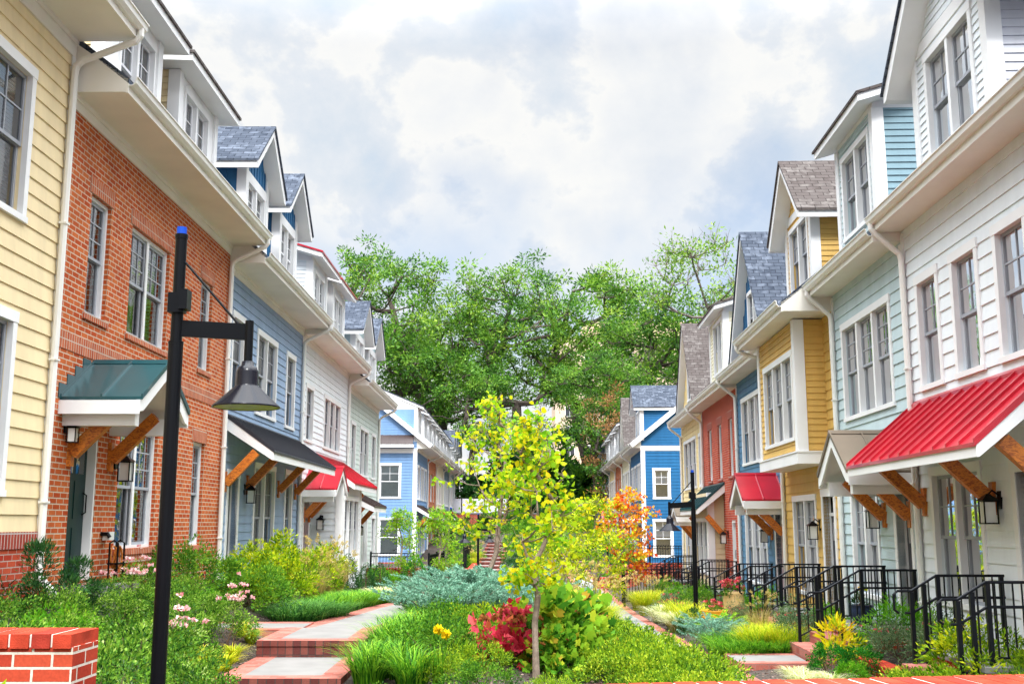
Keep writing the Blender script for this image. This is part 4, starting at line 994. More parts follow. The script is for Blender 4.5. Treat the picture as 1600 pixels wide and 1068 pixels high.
# small things by the doors
fr = Fr('L', 15.75, 1.7); r = empty('hose_stand', fr.origin, fr.rz, label='black hose stand with an orange hose beside the green door', cat='hose stand')
m = fr.mb()
for u in (15.6, 15.85): m.tube([(u, .14, 1.7), (u, .14, 2.72), (u, .2, 2.76), (u, .26, 2.72), (u, .26, 1.7)], .014, 6)
m.box(15.58, 15.87, .12, .28, 2.42, 2.44); m.build('stand', M['black'], r)
m = fr.mb(); m.tube([(15.72 + .10 * math.cos(t * .5), .2 + .05 * math.sin(t * .16), 2.52 + .16 * math.sin(t * .5)) for t in range(40)], .014, 6); m.build('hose', M['wood'], r)
fr = Fr('L', 15.62, 2.6); r = empty('wall_tap', fr.origin, fr.rz, label='small dark tap with a pale cover on the brick pier', cat='tap')
m = fr.mb(); m.tube([(15.6, .0, 2.85), (15.6, .1, 2.85), (15.6, .13, 2.8)], .03, 8); m.cur = 1; m.box(15.62, 15.8, .02, .12, 2.76, 2.88); m.build('tap', [M['black'], M['lampglass']], r)
M['pot_yellow'] = paint('yellow glazed pot', (.72, .34, .03), .3, .06, 6); M['pot_dark'] = paint('dark blue glazed pot', (.02, .03, .06), .25, .06, 6); M['pot_tan'] = paint('tan planter', (.55, .38, .16), .5, .08, 6)
def pot(x, y, z, rad, h, mat, label):
    r = empty('flower_pot', (x, y, z), label=label, cat='flower pot')
    m = MB(); m.lathe((0, 0, 0), [(0, 0), (rad * .65, 0), (rad * .95, h * .45), (rad, h * .8), (rad * .9, h * .93), (rad * 1.02, h), (rad * .88, h), (rad * .8, h * .9), (0, h * .88)], 22); m.build('pot', M[mat], r, smooth=True); return r
pot(4.45, 24.1, .62, .3, .5, 'pot_yellow', 'round yellow glazed pot beside the lamp on the right')
pot(5.05, 24.9, .62, .24, .85, 'pot_tan', 'tall tan planter with red flowers behind the railing')
pot(5.75, 18.0, 1.38, .2, .3, 'pot_dark', 'dark pot with an orange flower on the teal stoop')
# garden pinwheel at the right edge
r = empty('pinwheel', (5.5, 11.4, 1.1), label='multicoloured garden pinwheel at the right edge', cat='garden ornament')
m = MB(); m.tube([(0, 0, 0), (0, 0, .95)], .008, 6); m.build('stick', M['iron'], r)
for i, c in enumerate(((.65, .02, .02), (.75, .22, .01), (.75, .55, .02), (.03, .35, .08), (.02, .15, .5), (.6, .05, .3), (.7, .4, .02), (.05, .4, .4))):
    a = i * math.pi / 4; m = MB(); d = Vector((math.cos(a), 0, math.sin(a))); e = Vector((-d.z, 0, d.x)); c0 = Vector((0, -.03, .95))
    P = [c0 + d * .02, c0 + d * .1 + e * .06 + Vector((0, -.03, 0)), c0 + d * .19 + e * .03, c0 + d * .13 - e * .02]
    m.poly(P); m.poly([p + Vector((0, .006, 0)) for p in P]); m.build('petal', paint('pinwheel petal %d' % (i + 1), c, .4), r)

# ------------------------------------------------------------------ plants
def npm(seed): return np.random.default_rng(seed)
SHAPES = {'leaf': [(0, 0), (.5, .35), (1, .0), (.5, -.35)],
          'round': [(0, 0), (.22, .42), (.62, .44), (1, 0), (.62, -.44), (.22, -.42)],
          'maple': [(0, 0), (.15, .5), (.45, .28), (.6, .5), (1, 0), (.6, -.5), (.45, -.28), (.15, -.5)],
          'needle': [(0, 0), (.4, .5), (1, 0), (.4, -.5)]}
def leaves(name, mat, P, D, L, Wd, tint, shape='leaf', parent=None, rng=None, up=None, fold=.18):
    """one mesh of many single leaves: base points P, directions D, length L, width Wd"""
    n = len(P); rng = rng or npm(1); D = D / (np.linalg.norm(D, axis=1)[:, None] + 1e-9)
    rv = rng.normal(size=(n, 3)) if up is None else up + rng.normal(size=(n, 3)) * .35
    sdv = np.cross(D, rv); sdv /= np.linalg.norm(sdv, axis=1)[:, None] + 1e-9; nr = np.cross(sdv, D)
    sh = SHAPES[shape]; k = len(sh); L = np.broadcast_to(L, n); Wd = np.broadcast_to(Wd, n)
    V = np.empty((n, k, 3))
    for i, (a, b) in enumerate(sh):
        V[:, i] = P + D * (L * a)[:, None] + sdv * (Wd * b)[:, None] + nr * (L * (abs(b) * fold * 2 - .25 * a * a * fold))[:, None]
    me = bpy.data.meshes.new(name); me.vertices.add(n * k); me.vertices.foreach_set('co', V.astype(np.float32).ravel())
    me.loops.add(n * k); me.loops.foreach_set('vertex_index', np.arange(n * k, dtype=np.int32))
    me.polygons.add(n); me.polygons.foreach_set('loop_start', np.arange(0, n * k, k, dtype=np.int32)); me.polygons.foreach_set('loop_total', np.full(n, k, dtype=np.int32))
    me.update(calc_edges=True)
    at = me.attributes.new('tint', 'FLOAT', 'FACE'); at.data.foreach_set('value', np.clip(tint, 0, 1).astype(np.float32))
    me.materials.append(mat); o = bpy.data.objects.new(name, me); COL.objects.link(o)
    if parent: o.parent = parent
    return o
def blades(name, mat, n, r0, spread, h, wd, rng, parent=None, droop=1.0, segs=4, tintrange=(0, 1), upright=.5):
    """arching grass blades from a tuft of radius r0"""
    a = rng.uniform(0, 2 * np.pi, n); rr = r0 * np.sqrt(rng.uniform(0, 1, n)); B = np.stack([rr * np.cos(a), rr * np.sin(a), np.zeros(n)], 1)
    a2 = a + rng.normal(0, .7, n); out = np.stack([np.cos(a2), np.sin(a2), np.zeros(n)], 1); hh = h * rng.uniform(.55, 1.1, n); sp = spread * rng.uniform(.3, 1.15, n)
    sd = np.stack([-np.sin(a2), np.cos(a2), np.zeros(n)], 1); V = np.empty((n, (segs + 1) * 2, 3))
    for i in range(segs + 1):
        t = i / segs; z = hh * (t * (1 + upright) - droop * t ** 2 * upright * 1.0 - (droop - 1) * .3 * t ** 3); c = B + out * (sp * t ** 1.6)[:, None]; c[:, 2] += z
        w = wd * (1 - t ** 2 * .95) * .5
        V[:, 2 * i] = c - sd * w; V[:, 2 * i + 1] = c + sd * w
    kk = (segs + 1) * 2; me = bpy.data.meshes.new(name); me.vertices.add(n * kk); me.vertices.foreach_set('co', V.astype(np.float32).ravel())
    base = np.arange(n)[:, None, None] * kk; q = np.array([[2 * i, 2 * i + 1, 2 * i + 3, 2 * i + 2] for i in range(segs)])[None]
    idx = (base + q).reshape(-1).astype(np.int32); nf = n * segs
    me.loops.add(nf * 4); me.loops.foreach_set('vertex_index', idx); me.polygons.add(nf); me.polygons.foreach_set('loop_start', np.arange(0, nf * 4, 4, dtype=np.int32)); me.polygons.foreach_set('loop_total', np.full(nf, 4, dtype=np.int32)); me.update(calc_edges=True)
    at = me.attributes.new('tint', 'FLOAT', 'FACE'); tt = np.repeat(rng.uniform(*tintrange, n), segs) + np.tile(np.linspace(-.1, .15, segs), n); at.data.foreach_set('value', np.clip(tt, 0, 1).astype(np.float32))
    me.materials.append(mat); o = bpy.data.objects.new(name, me); COL.objects.link(o)
    if parent: o.parent = parent
    return o
G = {}
G['rose'] = leafmat('rose leaves', [(.01, .05, .008), (.05, .16, .014), (.15, .32, .025), (.33, .50, .06), (.56, .64, .28)])
G['lime'] = leafmat('lime leaves', [(.04, .13, .006), (.22, .38, .008), (.52, .60, .012), (.80, .74, .02)])
G['yellow'] = leafmat('yellow green leaves', [(.22, .34, .008), (.48, .55, .012), (.72, .66, .012), (.82, .62, .012)], .45)
G['green'] = leafmat('mid green leaves', [(.012, .06, .008), (.05, .17, .012), (.15, .33, .02), (.34, .50, .05)])
G['bright'] = leafmat('bright green leaves', [(.04, .18, .008), (.10, .34, .012), (.20, .46, .02), (.40, .58, .04)], .4)
G['cover'] = leafmat('ground cover leaves', [(.02, .08, .008), (.13, .27, .012), (.34, .48, .018), (.62, .66, .05)])
G['dark'] = leafmat('dark evergreen leaves', [(.008, .035, .012), (.018, .075, .02), (.04, .13, .025), (.09, .22, .05)], .2)
G['box'] = leafmat('box leaves', [(.004, .05, .006), (.012, .13, .01), (.03, .23, .014), (.08, .36, .02)], .25)
G['juniper'] = leafmat('blue green juniper needles', [(.05, .15, .095), (.12, .29, .19), (.24, .44, .31), (.42, .60, .46)], .2)
G['grey'] = leafmat('grey green leaves', [(.04, .09, .04), (.10, .18, .07), (.20, .29, .13), (.34, .40, .24)])
G['red'] = leafmat('crimson leaves', [(.26, .01, .018), (.55, .025, .05), (.74, .08, .14), (.74, .24, .06)], .35)
G['orange'] = leafmat('orange autumn leaves', [(.55, .04, .02), (.74, .12, .015), (.78, .30, .015), (.76, .55, .02), (.40, .50, .03)], .4)
G['croton'] = leafmat('yellow and orange leaves', [(.12, .30, .01), (.5, .55, .01), (.8, .62, .01), (.75, .2, .03)], .35)
G['hyd'] = leafmat('broad green leaves', [(.03, .13, .012), (.10, .30, .018), (.25, .48, .03), (.55, .60, .04), (.62, .22, .05)], .4)
G['young'] = leafmat('yellow lime tree leaves', [(.06, .24, .01), (.18, .42, .012), (.40, .58, .015), (.68, .68, .015), (.82, .58, .012)], .5)
G['gtree'] = leafmat('light green tree leaves', [(.07, .24, .01), (.18, .42, .02), (.36, .58, .03), (.55, .68, .06)], .45)
G['grass'] = leafmat('green grass blades', [(.014, .085, .008), (.05, .20, .010), (.13, .36, .018), (.30, .52, .03)], .35)
G['dkgrass'] = leafmat('dark grass blades', [(.012, .06, .012), (.03, .13, .02), (.07, .22, .03), (.16, .34, .06)], .3)
G['gold'] = leafmat('golden grass blades', [(.30, .34, .01), (.62, .48, .012), (.82, .50, .012), (.80, .36, .015)], .35)
G['ygrass'] = leafmat('yellow green grass blades', [(.14, .30, .008), (.34, .48, .012), (.58, .60, .015), (.70, .58, .05)], .35)
G['dry'] = leafmat('dry tan grass blades', [(.22, .20, .04), (.42, .34, .08), (.58, .44, .14), (.68, .52, .22)], .3)
G['sedge'] = leafmat('variegated pale blades', [(.24, .34, .06), (.50, .55, .18), (.70, .70, .38), (.78, .76, .55)], .3)
G['pink'] = leafmat('pink petals', [(.70, .22, .25), (.80, .42, .42), (.82, .60, .58), (.85, .75, .72)], .3)
G['rosered'] = leafmat('rose red petals', [(.5, .03, .06), (.65, .08, .12), (.7, .25, .2)], .3)
G['brownhead'] = leafmat('brown seed heads', [(.16, .04, .015), (.32, .10, .03), (.45, .20, .06)], .2)
G['oak'] = leafmat('oak leaves', [(.014, .06, .01), (.05, .16, .014), (.13, .30, .025), (.30, .49, .05)], .35, .5, .25)
G['oak2'] = leafmat('yellowish oak leaves', [(.025, .085, .01), (.08, .20, .016), (.20, .36, .03), (.40, .54, .07)], .35, .5, .25)
G['rust'] = leafmat('rust leaves', [(.16, .10, .03), (.30, .15, .05), (.42, .22, .09)], .3)
G['yflower'] = leafmat('yellow petals', [(.8, .5, .01), (.85, .65, .01)], .2)

def bush(name, seed, rx, ry, h, n, L, ar, mat, shape='leaf', clumps=26, cr=.24, stems=7, low=.12, flowers=None, parts='foliage', ftight=0):
    rng = npm(seed); r = empty(name, (0, 0, 0))
    a = rng.uniform(0, 2 * np.pi, clumps); el = np.arccos(rng.uniform(-.05, 1, clumps)); rad = rng.uniform(.62, .95, clumps)
    C = np.stack([rx * rad * np.sin(el) * np.cos(a), ry * rad * np.sin(el) * np.sin(a), h * (low + (1 - low) * rad * np.cos(el))], 1)
    C[:, 2] = np.maximum(C[:, 2], h * .1)
    s = rng.integers(0, clumps, n); g = rng.normal(size=(n, 3)); g /= np.linalg.norm(g, axis=1)[:, None]
    sz = (cr * rng.uniform(.6, 1.3, clumps))[s]; P = C[s] + g * (sz * rng.uniform(.45, 1.1, n) * min(rx, h))[:, None] * (1, 1, .8)
    P[:, 2] = np.abs(P[:, 2]) + .01
    out = P / np.array([rx, ry, h]); out[:, 2] += .35; D = g * .8 + out * .8 + rng.normal(size=(n, 3)) * .45
    t = rng.beta(2, 2.2, n) * .75 + (rng.uniform(-.24, .24, clumps))[s] + .22 * (P[:, 2] / h) * .5  # clump offsets paint pale highlights and dark gaps over the random leaf tones
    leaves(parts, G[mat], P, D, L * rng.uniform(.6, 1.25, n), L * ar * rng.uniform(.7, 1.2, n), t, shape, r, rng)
    m = MB()
    for i in range(stems):
        c = C[rng.integers(0, clumps)]; b = rng.normal(size=2) * .05
        m.tube([(b[0], b[1], 0), (c[0] * .5, c[1] * .5, c[2] * .45), tuple(c)], [.012, .008, .004], 4, False)
    m.build('stem', M['twig'], r)
    if flowers:
        fm, nf, fs, per, zmin = flowers; PP, DD = [], []
        top = C[np.argsort(-C[:, 2])][:max(3, clumps // 2)]
        for i in range(nf):
            c = top[0 if ftight and i < nf * .75 else rng.integers(0, len(top))] + rng.normal(size=3) * (ftight or .05); c[2] = max(c[2] + .06 * h, zmin * h)
            k = rng.normal(size=(per, 3)); k /= np.linalg.norm(k, axis=1)[:, None]; k[:, 2] = np.abs(k[:, 2]) * .8
            leaves('flower', G[fm], c + k * fs * .35, k + rng.normal(size=(per, 3)) * .4, fs * rng.uniform(.5, .9, per), fs * .7, rng.uniform(0, 1, per), 'round', r, rng)
    return r
def tuft(name, seed, n, r0, spread, h, wd, mat, plumes=0, pmat='dry', **k):
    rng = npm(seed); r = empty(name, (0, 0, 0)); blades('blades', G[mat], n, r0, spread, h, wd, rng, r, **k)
    if plumes:
        PP, DD = [], []; m = MB()
        for i in range(plumes):
            a = rng.uniform(0, 6.28); d = np.array([math.cos(a), math.sin(a), 0]) * spread * rng.uniform(.2, .9); top = d + (0, 0, h * rng.uniform(.95, 1.35)); m.tube([tuple(d * .1), tuple(d * .5 + (0, 0, top[2] * .6)), tuple(top)], .0035, 3, False)
            q = 34; t = rng.uniform(0, 1, q)[:, None]; PP.append(top + (d * .25 + (0, 0, .05)) * t + rng.normal(size=(q, 3)) * .012); DD.append(np.tile(d + (0, 0, .5), (q, 1)) + rng.normal(size=(q, 3)) * .35)
        m.build('stem', G[pmat], r); leaves('plume', G[pmat], np.concatenate(PP), np.concatenate(DD), .045, .012, rng.uniform(.3, 1, plumes * 34), 'needle', r, rng)
    return r
def juniper(name, seed, R0, h, n, nb=34):
    """arching feathery sprays"""
    rng = npm(seed); r = empty(name, (0, 0, 0)); PP, DD, TT = [], [], []; m = MB()
    per = n // nb
    for i in range(nb):
        a = rng.uniform(0, 6.283); out = np.array([math.cos(a), math.sin(a), 0]); l = R0 * rng.uniform(.45, 1.1); rise = h * rng.uniform(.55, 1.15)
        f = lambda t: out[None] * (l * t)[:, None] + np.array([0, 0, 1.])[None] * (rise * (1 - (1 - t) ** 2) * .9 + .05 + .1 * t * t)[:, None]
        tv = np.linspace(0, 1, 5); pts = f(tv); m.tube([tuple(p) for p in pts], [.012, .01, .008, .005, .003], 4, False)
        # side sprays
        ns = 9; st = rng.uniform(.25, 1, ns)
        for s in st:
            b = f(np.array([s]))[0]; sd = out * rng.uniform(.5, 1.0) + np.array([-out[1], out[0], 0]) * rng.normal() * .8 + (0, 0, rng.uniform(.1, .6)); sd /= np.linalg.norm(sd); ln = rng.uniform(.14, .30) * (1.15 - .4 * s)
            q = per // ns; t = rng.uniform(0, 1, q); PP.append(b + sd * (ln * t)[:, None] + rng.normal(size=(q, 3)) * .012); DD.append(sd * .9 + rng.normal(size=(q, 3)) * .45); TT.append(rng.beta(2, 2, q) * .7 + .2 * t)
    PP = np.concatenate(PP); PP[:, 2] = np.maximum(PP[:, 2], .02)
    leaves('foliage', G['juniper'], PP, np.concatenate(DD), .055, .016, np.concatenate(TT), 'needle', r, rng); m.build('branch', M['twig'], r); return r
def fern(name, seed):
    rng = npm(seed); r = empty(name, (0, 0, 0)); PP, DD = [], []
    for i in range(26):
        a = rng.uniform(0, 6.28); out = np.array([math.cos(a), math.sin(a), 0]); sd = np.array([-out[1], out[0], 0]); l = rng.uniform(.4, .7); h = rng.uniform(.25, .5)
        for s in np.linspace(.12, 1, 24):
            b = out * l * s + np.array([0, 0, h * (1.9 * s - 1.0 * s * s)])
            for e in (-1, 1): PP.append(b); DD.append(sd * e + out * .5 + np.array([0, 0, -.1]))
    n = len(PP); leaves('fronds', G['bright'], np.array(PP), np.array(DD), np.tile(np.repeat(.11 * (1.05 - np.linspace(.12, 1, 24)) + .02, 2), 26), .026, rng.uniform(.4, 1, n), 'leaf', r, rng); return r
def cone(name, seed, rad, h, n, L, mat):
    rng = npm(seed); r = empty(name, (0, 0, 0)); t = 1 - np.sqrt(rng.uniform(0, 1, n)); a = rng.uniform(0, 6.28, n)
    q = rad * (1 - t) ** .75 * np.minimum(1, .7 + t * 3) * (1 + .13 * np.sin(a * 5 + t * 9) + .1 * np.sin(a * 9 - t * 21)) * rng.uniform(.78, 1.04, n)
    P = np.stack([q * np.cos(a), q * np.sin(a), h * t + .02], 1); D = np.stack([np.cos(a), np.sin(a), np.full(n, .9)], 1) + rng.normal(size=(n, 3)) * .4
    leaves('foliage', G[mat], P, D, L * rng.uniform(.6, 1.2, n), L * .4, rng.beta(2, 2, n), 'leaf', r, rng); m = MB(); m.tube([(0, 0, 0), (0, 0, h * .8)], [.03, .01], 6); m.build('trunk', M['twig'], r); return r

# trees: crown clusters joined to the trunk by branches whose thickness adds up towards the root
def tree(name, seed, H, tr, clusters, n, L, ar, mat, spread=.55, base=.3, bark='bark_dark', shape='leaf', mat2=None, frac2=0, lean=(0, 0), flat=.7, trunkpts=6, tf=.72, skip=0.0, seg=6, wig=.5, dead=0, tmin=.004, droop=.0, stemsplit=0, crown_name='crown'):
    """clusters: list of (x, y, z, r)"""
    rng = npm(seed); r = empty(name, (0, 0, 0)); nodes = []; par = []; tip = []
    for i in range(trunkpts + 1):
        t = i / trunkpts; nodes.append(np.array([lean[0] * t ** 1.3 + rng.normal() * wig * .12 * (t > 0), lean[1] * t ** 1.3 + rng.normal() * wig * .12 * (t > 0), H * tf * t])); par.append(i - 1)
    C = [np.array(c[:3]) for c in clusters]; order = np.argsort([np.hypot(c[0] - lean[0] * .6, c[1] - lean[1] * .6) + .35 * abs(c[2] - H * .5) for c in C])
    ends = []
    for k in order:
        c = C[k]; best, bd = None, 1e9
        for j, p in enumerate(nodes):
            if p[2] > c[2] - .12 * np.hypot(*(c - p)[:2]) or p[2] < H * base * .75: continue
            d = np.linalg.norm(c - p) + .25 * abs((c[2] - p[2]) - .6 * np.hypot(*(c - p)[:2]))
            if d < bd: best, bd = j, d
        if best is None: best = min(range(len(nodes)), key=lambda j: np.linalg.norm(c - nodes[j]) + (50 if nodes[j][2] < H * base * .5 else 0))
        p = nodes[best]; ln = np.linalg.norm(c - p); st = max(2, min(5, int(ln / (H * .05)))); prev = best
        for i in range(1, st + 1):
            t = i / st; q = p + (c - p) * t + rng.normal(size=3) * wig * .05 * ln * (1 - t * .6) + np.array([0, 0, -.10 * ln * math.sin(math.pi * t)]) * (1 - droop)
            nodes.append(q); par.append(prev); prev = len(nodes) - 1
        ends.append((prev, k))
    cnt = np.zeros(len(nodes))
    for e, _ in ends:
        j = e
        while j >= 0: cnt[j] += 1; j = par[j]
    mx = cnt[0]; rad = lambda j: max(tmin, tr * (max(cnt[j], .35) / mx) ** .52)
    kids = {}
    for j, p in enumerate(par): kids.setdefault(p, []).append(j)
    m = MB(); m.cur = 0
    def chain(start, parent):
        pts, rr = ([nodes[parent], nodes[start]], [min(rad(parent), rad(start) * 1.35), rad(start)]) if parent >= 0 else ([nodes[start]], [rad(start) * 1.25])
        j = start
        while True:
            ch = sorted(kids.get(j, []), key=lambda q: -cnt[q])
            if not ch: break
            for o in ch[1:]: chain(o, j)
            j = ch[0]; pts.append(nodes[j]); rr.append(rad(j))
        m.tube([tuple(p) for p in pts], rr, seg, False)
    import sys; sys.setrecursionlimit(5000); chain(0, -1)
    # fine twigs at the ends
    for e, k in ends:
        c = nodes[e]; cr = clusters[k][3]
        for i in range(4 if not dead else 9):
            d = rng.normal(size=3); d[2] = abs(d[2]) * .8 if not dead else abs(d[2]) + .3; d /= np.linalg.norm(d); q = c + d * cr * rng.uniform(.6, 1.1); mid = (c + q) / 2 + rng.normal(size=3) * cr * .1; m.tube([tuple(c), tuple(mid), tuple(q)], [max(tmin, rad(e) * .6), max(tmin * .8, rad(e) * .4), tmin * .5], 4, False)
    m.build('trunk', M[bark], r)
    if n:
        rs = np.array([c[3] for c in clusters]); w = rs ** 2; s = rng.choice(len(C), n, p=w / w.sum()); CC = np.array(C)
        # every cluster is itself several sub-clumps
        sub = rng.normal(size=(len(C), 7, 3)) * .62; sb = rng.integers(0, 7, n)
        g = rng.normal(size=(n, 3)); P = CC[s] + (sub[s, sb] + g * .185) * rs[s][:, None] * np.array([1, 1, flat]); D = g + rng.normal(size=(n, 3)) * .5 + np.array([0, 0, .15 - droop]); kt = rng.uniform(-.28, .28, (len(C), 7))[s, sb]
        t = rng.beta(2, 2, n) * .8 + .1 + kt; sz = L * rng.uniform(.6, 1.2, n)
        if mat2:
            k2 = rng.uniform(0, 1, (len(C)))[s] < frac2
            leaves(crown_name, G[mat2], P[k2], D[k2], sz[k2], sz[k2] * ar, t[k2], shape, r, rng); P, D, t, sz = P[~k2], D[~k2], t[~k2], sz[~k2]
        leaves(crown_name, G[mat], P, D, sz, sz * ar, t, shape, r, rng)
    return r
def lobes(seed, H, wid, z0, k, cr, top=.5):
    """irregular crown outline: clusters on and inside a lumpy dome"""
    rng = npm(seed); out = []
    for i in range(k):
        t = rng.uniform(0, 1) ** .85; z = z0 + (H - z0) * t; prof = math.sqrt(max(.02, 1 - ((t - .42) / .62) ** 2)); a = rng.uniform(0, 6.283); rr = wid * prof * math.sqrt(rng.uniform(.12, 1)) * (1 + .22 * math.sin(a * 3 + seed))
        out.append((rr * math.cos(a), rr * math.sin(a), z, cr * rng.uniform(.6, 1.25)))
    return out
USED = set()
def put(proto, x, y, s=1.0, rot=None, label=None, cat=None, group=None, dz=0.0, sz=None, z=None):
    o = proto if proto.name not in USED else copy_tree(proto); USED.add(proto.name)
    o.location = (x, y, (terr(x, y) if z is None else z) + dz); k = PR.uniform(0, 6.28) if rot is None else rot
    o.rotation_euler = (0, 0, k); o.scale = (s, s, sz or s)
    for q in ('label', 'category', 'group'):
        if q in o: del o[q]
    tag(o, label, cat, group); return o
PR = random.Random(11)

# --- background trees
oakA = tree('oak_tree', 3, 27, .6, lobes(3, 27, 9.5, 14.5, 46, 2.2), 16500, .46, .55, 'oak', mat2='oak2', frac2=.3, base=.28, tf=.5, wig=.7)
oakB = tree('oak_tree', 8, 24, .5, lobes(8, 24, 8.5, 13, 42, 2.1), 14500, .44, .55, 'oak2', mat2='oak', frac2=.45, base=.22, tf=.5, wig=.8, lean=(1.5, 0))
oakC = tree('oak_tree', 14, 22, .42, lobes(14, 22, 6.5, 11, 36, 1.85), 11000, .42, .55, 'oak', base=.25, tf=.55, wig=1.0)
bare = tree('half_bare_tree', 21, 27, .30, lobes(21, 26, 7, 9, 46, 1.9), 5200, .42, .55, 'oak2', base=.3, wig=.45, bark='bark_dead', dead=1, tmin=.014)
maple_far = tree('rusty_tree', 31, 11, .22, lobes(31, 11, 4.5, 2.5, 34, 1.3), 9000, .26, .6, 'oak', mat2='rust', frac2=.45, base=.2)
for pr, x, y, s, lab in ((oakA, -13, 106, .97, 'tall oak standing highest on the left above the white dormers'), (oakB, -6.0, 112, .92, 'slender leaning oak between the tall left oak and the centre'), (oakA, 0.5, 108, .93, 'broad oak with a thick forked trunk in the centre'),
                       (oakB, 8.5, 113, 1.08, 'spreading oak to the right of the centre, before the beige block'), (oakC, 14.5, 106, 1.0, 'dense oak just left of the half bare tree'), (bare, 18.5, 100, 1.03, 'half bare tree with dead twigs above the right roofs'),
                       (oakC, -9.5, 103, .9, 'lower oak with bare stem behind the grey left dormers'), (oakC, 7.6, 97, .72, 'lower dense oak between the yellow tree and the right roofs'), (oakB, 24, 112, 1.0, 'oak rising behind the brown shingled gable'),
                       (oakC, -21, 100, 1.0, 'oak half hidden behind the left row roofs'), (bare, 12.2, 118, .88, 'smaller half bare tree with grey dead top'), (maple_far, 8.6, 92, 1.0, 'rusty leaved small tree at the end of the right row'),
                       (oakC, 10.5, 94, .62, 'small dark oak at the end of the right row'), (oakC, -3.8, 101, .7, 'small oak above the white panel fence'), (oakA, 30, 120, .9, 'oak far right behind the steep blue gable')):
    put(pr, x, y, s, label=lab, cat='tree')
# --- young trees in the garden
rg = npm(77)
def youngcl(seed, n, z0, z1, wid, cr):
    g = npm(seed); out = []
    for i in range(n):
        t = g.uniform(0, 1); z = z0 + (z1 - z0) * t; a = g.uniform(0, 6.28); w = wid * (math.sin(math.pi * min(1, .18 + t * .80)) ** .8) * math.sqrt(g.uniform(.05, 1)); out.append((w * math.cos(a), w * math.sin(a), z, cr * g.uniform(.7, 1.2)))
    return out
t1 = tree('young_tree', 5, 3.2, .042, youngcl(5, 54, 1.25, 3.45, .62, .18), 1700, .085, .8, 'young', base=.2, bark='bark_light', shape='round', tmin=.005, wig=.22, trunkpts=4, tf=.42, flat=.9, seg=8, droop=.25)
put(t1, .31, 14.17, 1.0, rot=2.0, label='young yellow green tree with thin grey trunk in the centre bed', cat='tree')
t2 = tree('young_maple', 6, 6.1, .075, youngcl(6, 60, 1.9, 6.0, 1.35, .32), 1300, .13, .9, 'young', base=.25, bark='bark_light', shape='maple', tmin=.007, wig=.6, flat=.6, lean=(.5, 0))
put(t2, -.62, 32, 1.0, rot=.3, label='taller thin maple with yellow leaves behind the young tree', cat='tree')
t3 = tree('orange_maple', 9, 3.9, .05, youngcl(9, 44, .9, 3.85, 1.0, .26), 1900, .11, .9, 'orange', base=.18, bark='bark_light', shape='maple', tmin=.006, wig=.6)
put(t3, 4.0, 37.4, 1.0, label='young maple in orange and red autumn leaves', cat='tree', z=.38)
t4 = tree('garden_tree', 12, 3.1, .05, youngcl(12, 40, .8, 3.05, .78, .25), 2300, .11, .7, 'gtree', base=.18, bark='bark_light', tmin=.006)
put(t4, -4.2, 41.4, 1.0, label='loose light green young tree before the light blue gable wall', cat='tree', z=.55)
put(t4, -2.85, 43.2, 1.1, label='denser bright green young tree right of the loose one', cat='tree', z=.3)
t5 = tree('garden_tree', 15, 3.3, .05, youngcl(15, 50, .5, 3.25, 1.25, .32), 4200, .11, .7, 'lime', base=.12, bark='bark_light', tmin=.006)
put(t5, 2.5, 33, 1.0, label='lime green young tree between the yellow tree and the orange maple', cat='tree')
put(t5, 1.3, 29, .8, label='small lime tree right behind the young yellow tree', cat='tree')
put(t4, 1.7, 47, 1.0, label='green young tree between the two garden steps', cat='tree')

# --- shrubs and grasses
kRose = [bush('rose_bush', 40 + i, .78, .78, 1.05, 4300, .056, .62, 'rose', clumps=36, cr=.24) for i in range(2)]
kRoseP = bush('rose_bush', 44, .62, .62, .85, 3400, .047, .62, 'rose', clumps=28, flowers=('pink', 26, .065, 12, .9), ftight=.11)
kLime = [bush('lime_shrub', 50 + i, .75, .75, 1.05, 2800, .085, .5, 'lime', clumps=30) for i in range(2)]
kGreen = [bush('green_shrub', 54 + i, .8, .8, .95, 3000, .075, .5, 'green', clumps=32) for i in range(2)]
kBright = bush('bright_shrub', 58, .7, .7, .9, 2800, .075, .42, 'bright', clumps=30)
kDark = bush('dark_evergreen', 60, .55, .55, .85, 2600, .075, .28, 'dark', clumps=26)
kCover = [bush('spreading_shrub', 62 + i, .72, .72, .52, 3600, .05, .6, 'cover', clumps=40, cr=.26, low=.2) for i in range(3)]
kCoverG = bush('spreading_shrub', 66, .72, .72, .55, 3800, .048, .6, 'green', clumps=40, cr=.26, low=.2)
kBox = bush('box_ball', 68, .26, .26, .44, 2600, .028, .6, 'box', clumps=46, cr=.2, low=.25)
kBoxL = bush('box_ball', 69, .24, .24, .36, 2200, .028, .6, 'bright', clumps=46, cr=.2, low=.25)
kRed = bush('red_hydrangea', 70, .62, .5, .78, 300, .14, .85, 'red', 'maple', clumps=26, cr=.3, flowers=('brownhead', 9, .09, 30, .8))
kHyd = bush('oakleaf_hydrangea', 72, .62, .62, 1.15, 520, .18, .85, 'hyd', 'maple', clumps=30, cr=.26, flowers=('brownhead', 3, .08, 24, .6))
kCroton = bush('croton_shrub', 74, .4, .4, .72, 420, .15, .32, 'croton', clumps=20)
kGrey = bush('grey_shrub', 76, .65, .65, .85, 2300, .055, .5, 'grey', clumps=30, flowers=('rosered', 10, .035, 8, .7))
kRedF = bush('flowering_shrub', 78, .65, .65, .75, 2200, .06, .5, 'grey', clumps=28, flowers=('rosered', 26, .06, 12, .6))
kJun = [juniper('juniper', 80 + i, 1.0, .62, 11000) for i in range(2)]
kCone = cone('conifer', 84, .38, .95, 3600, .05, 'dark'); kConeG = cone('conifer', 85, .62, 1.25, 4600, .06, 'box')
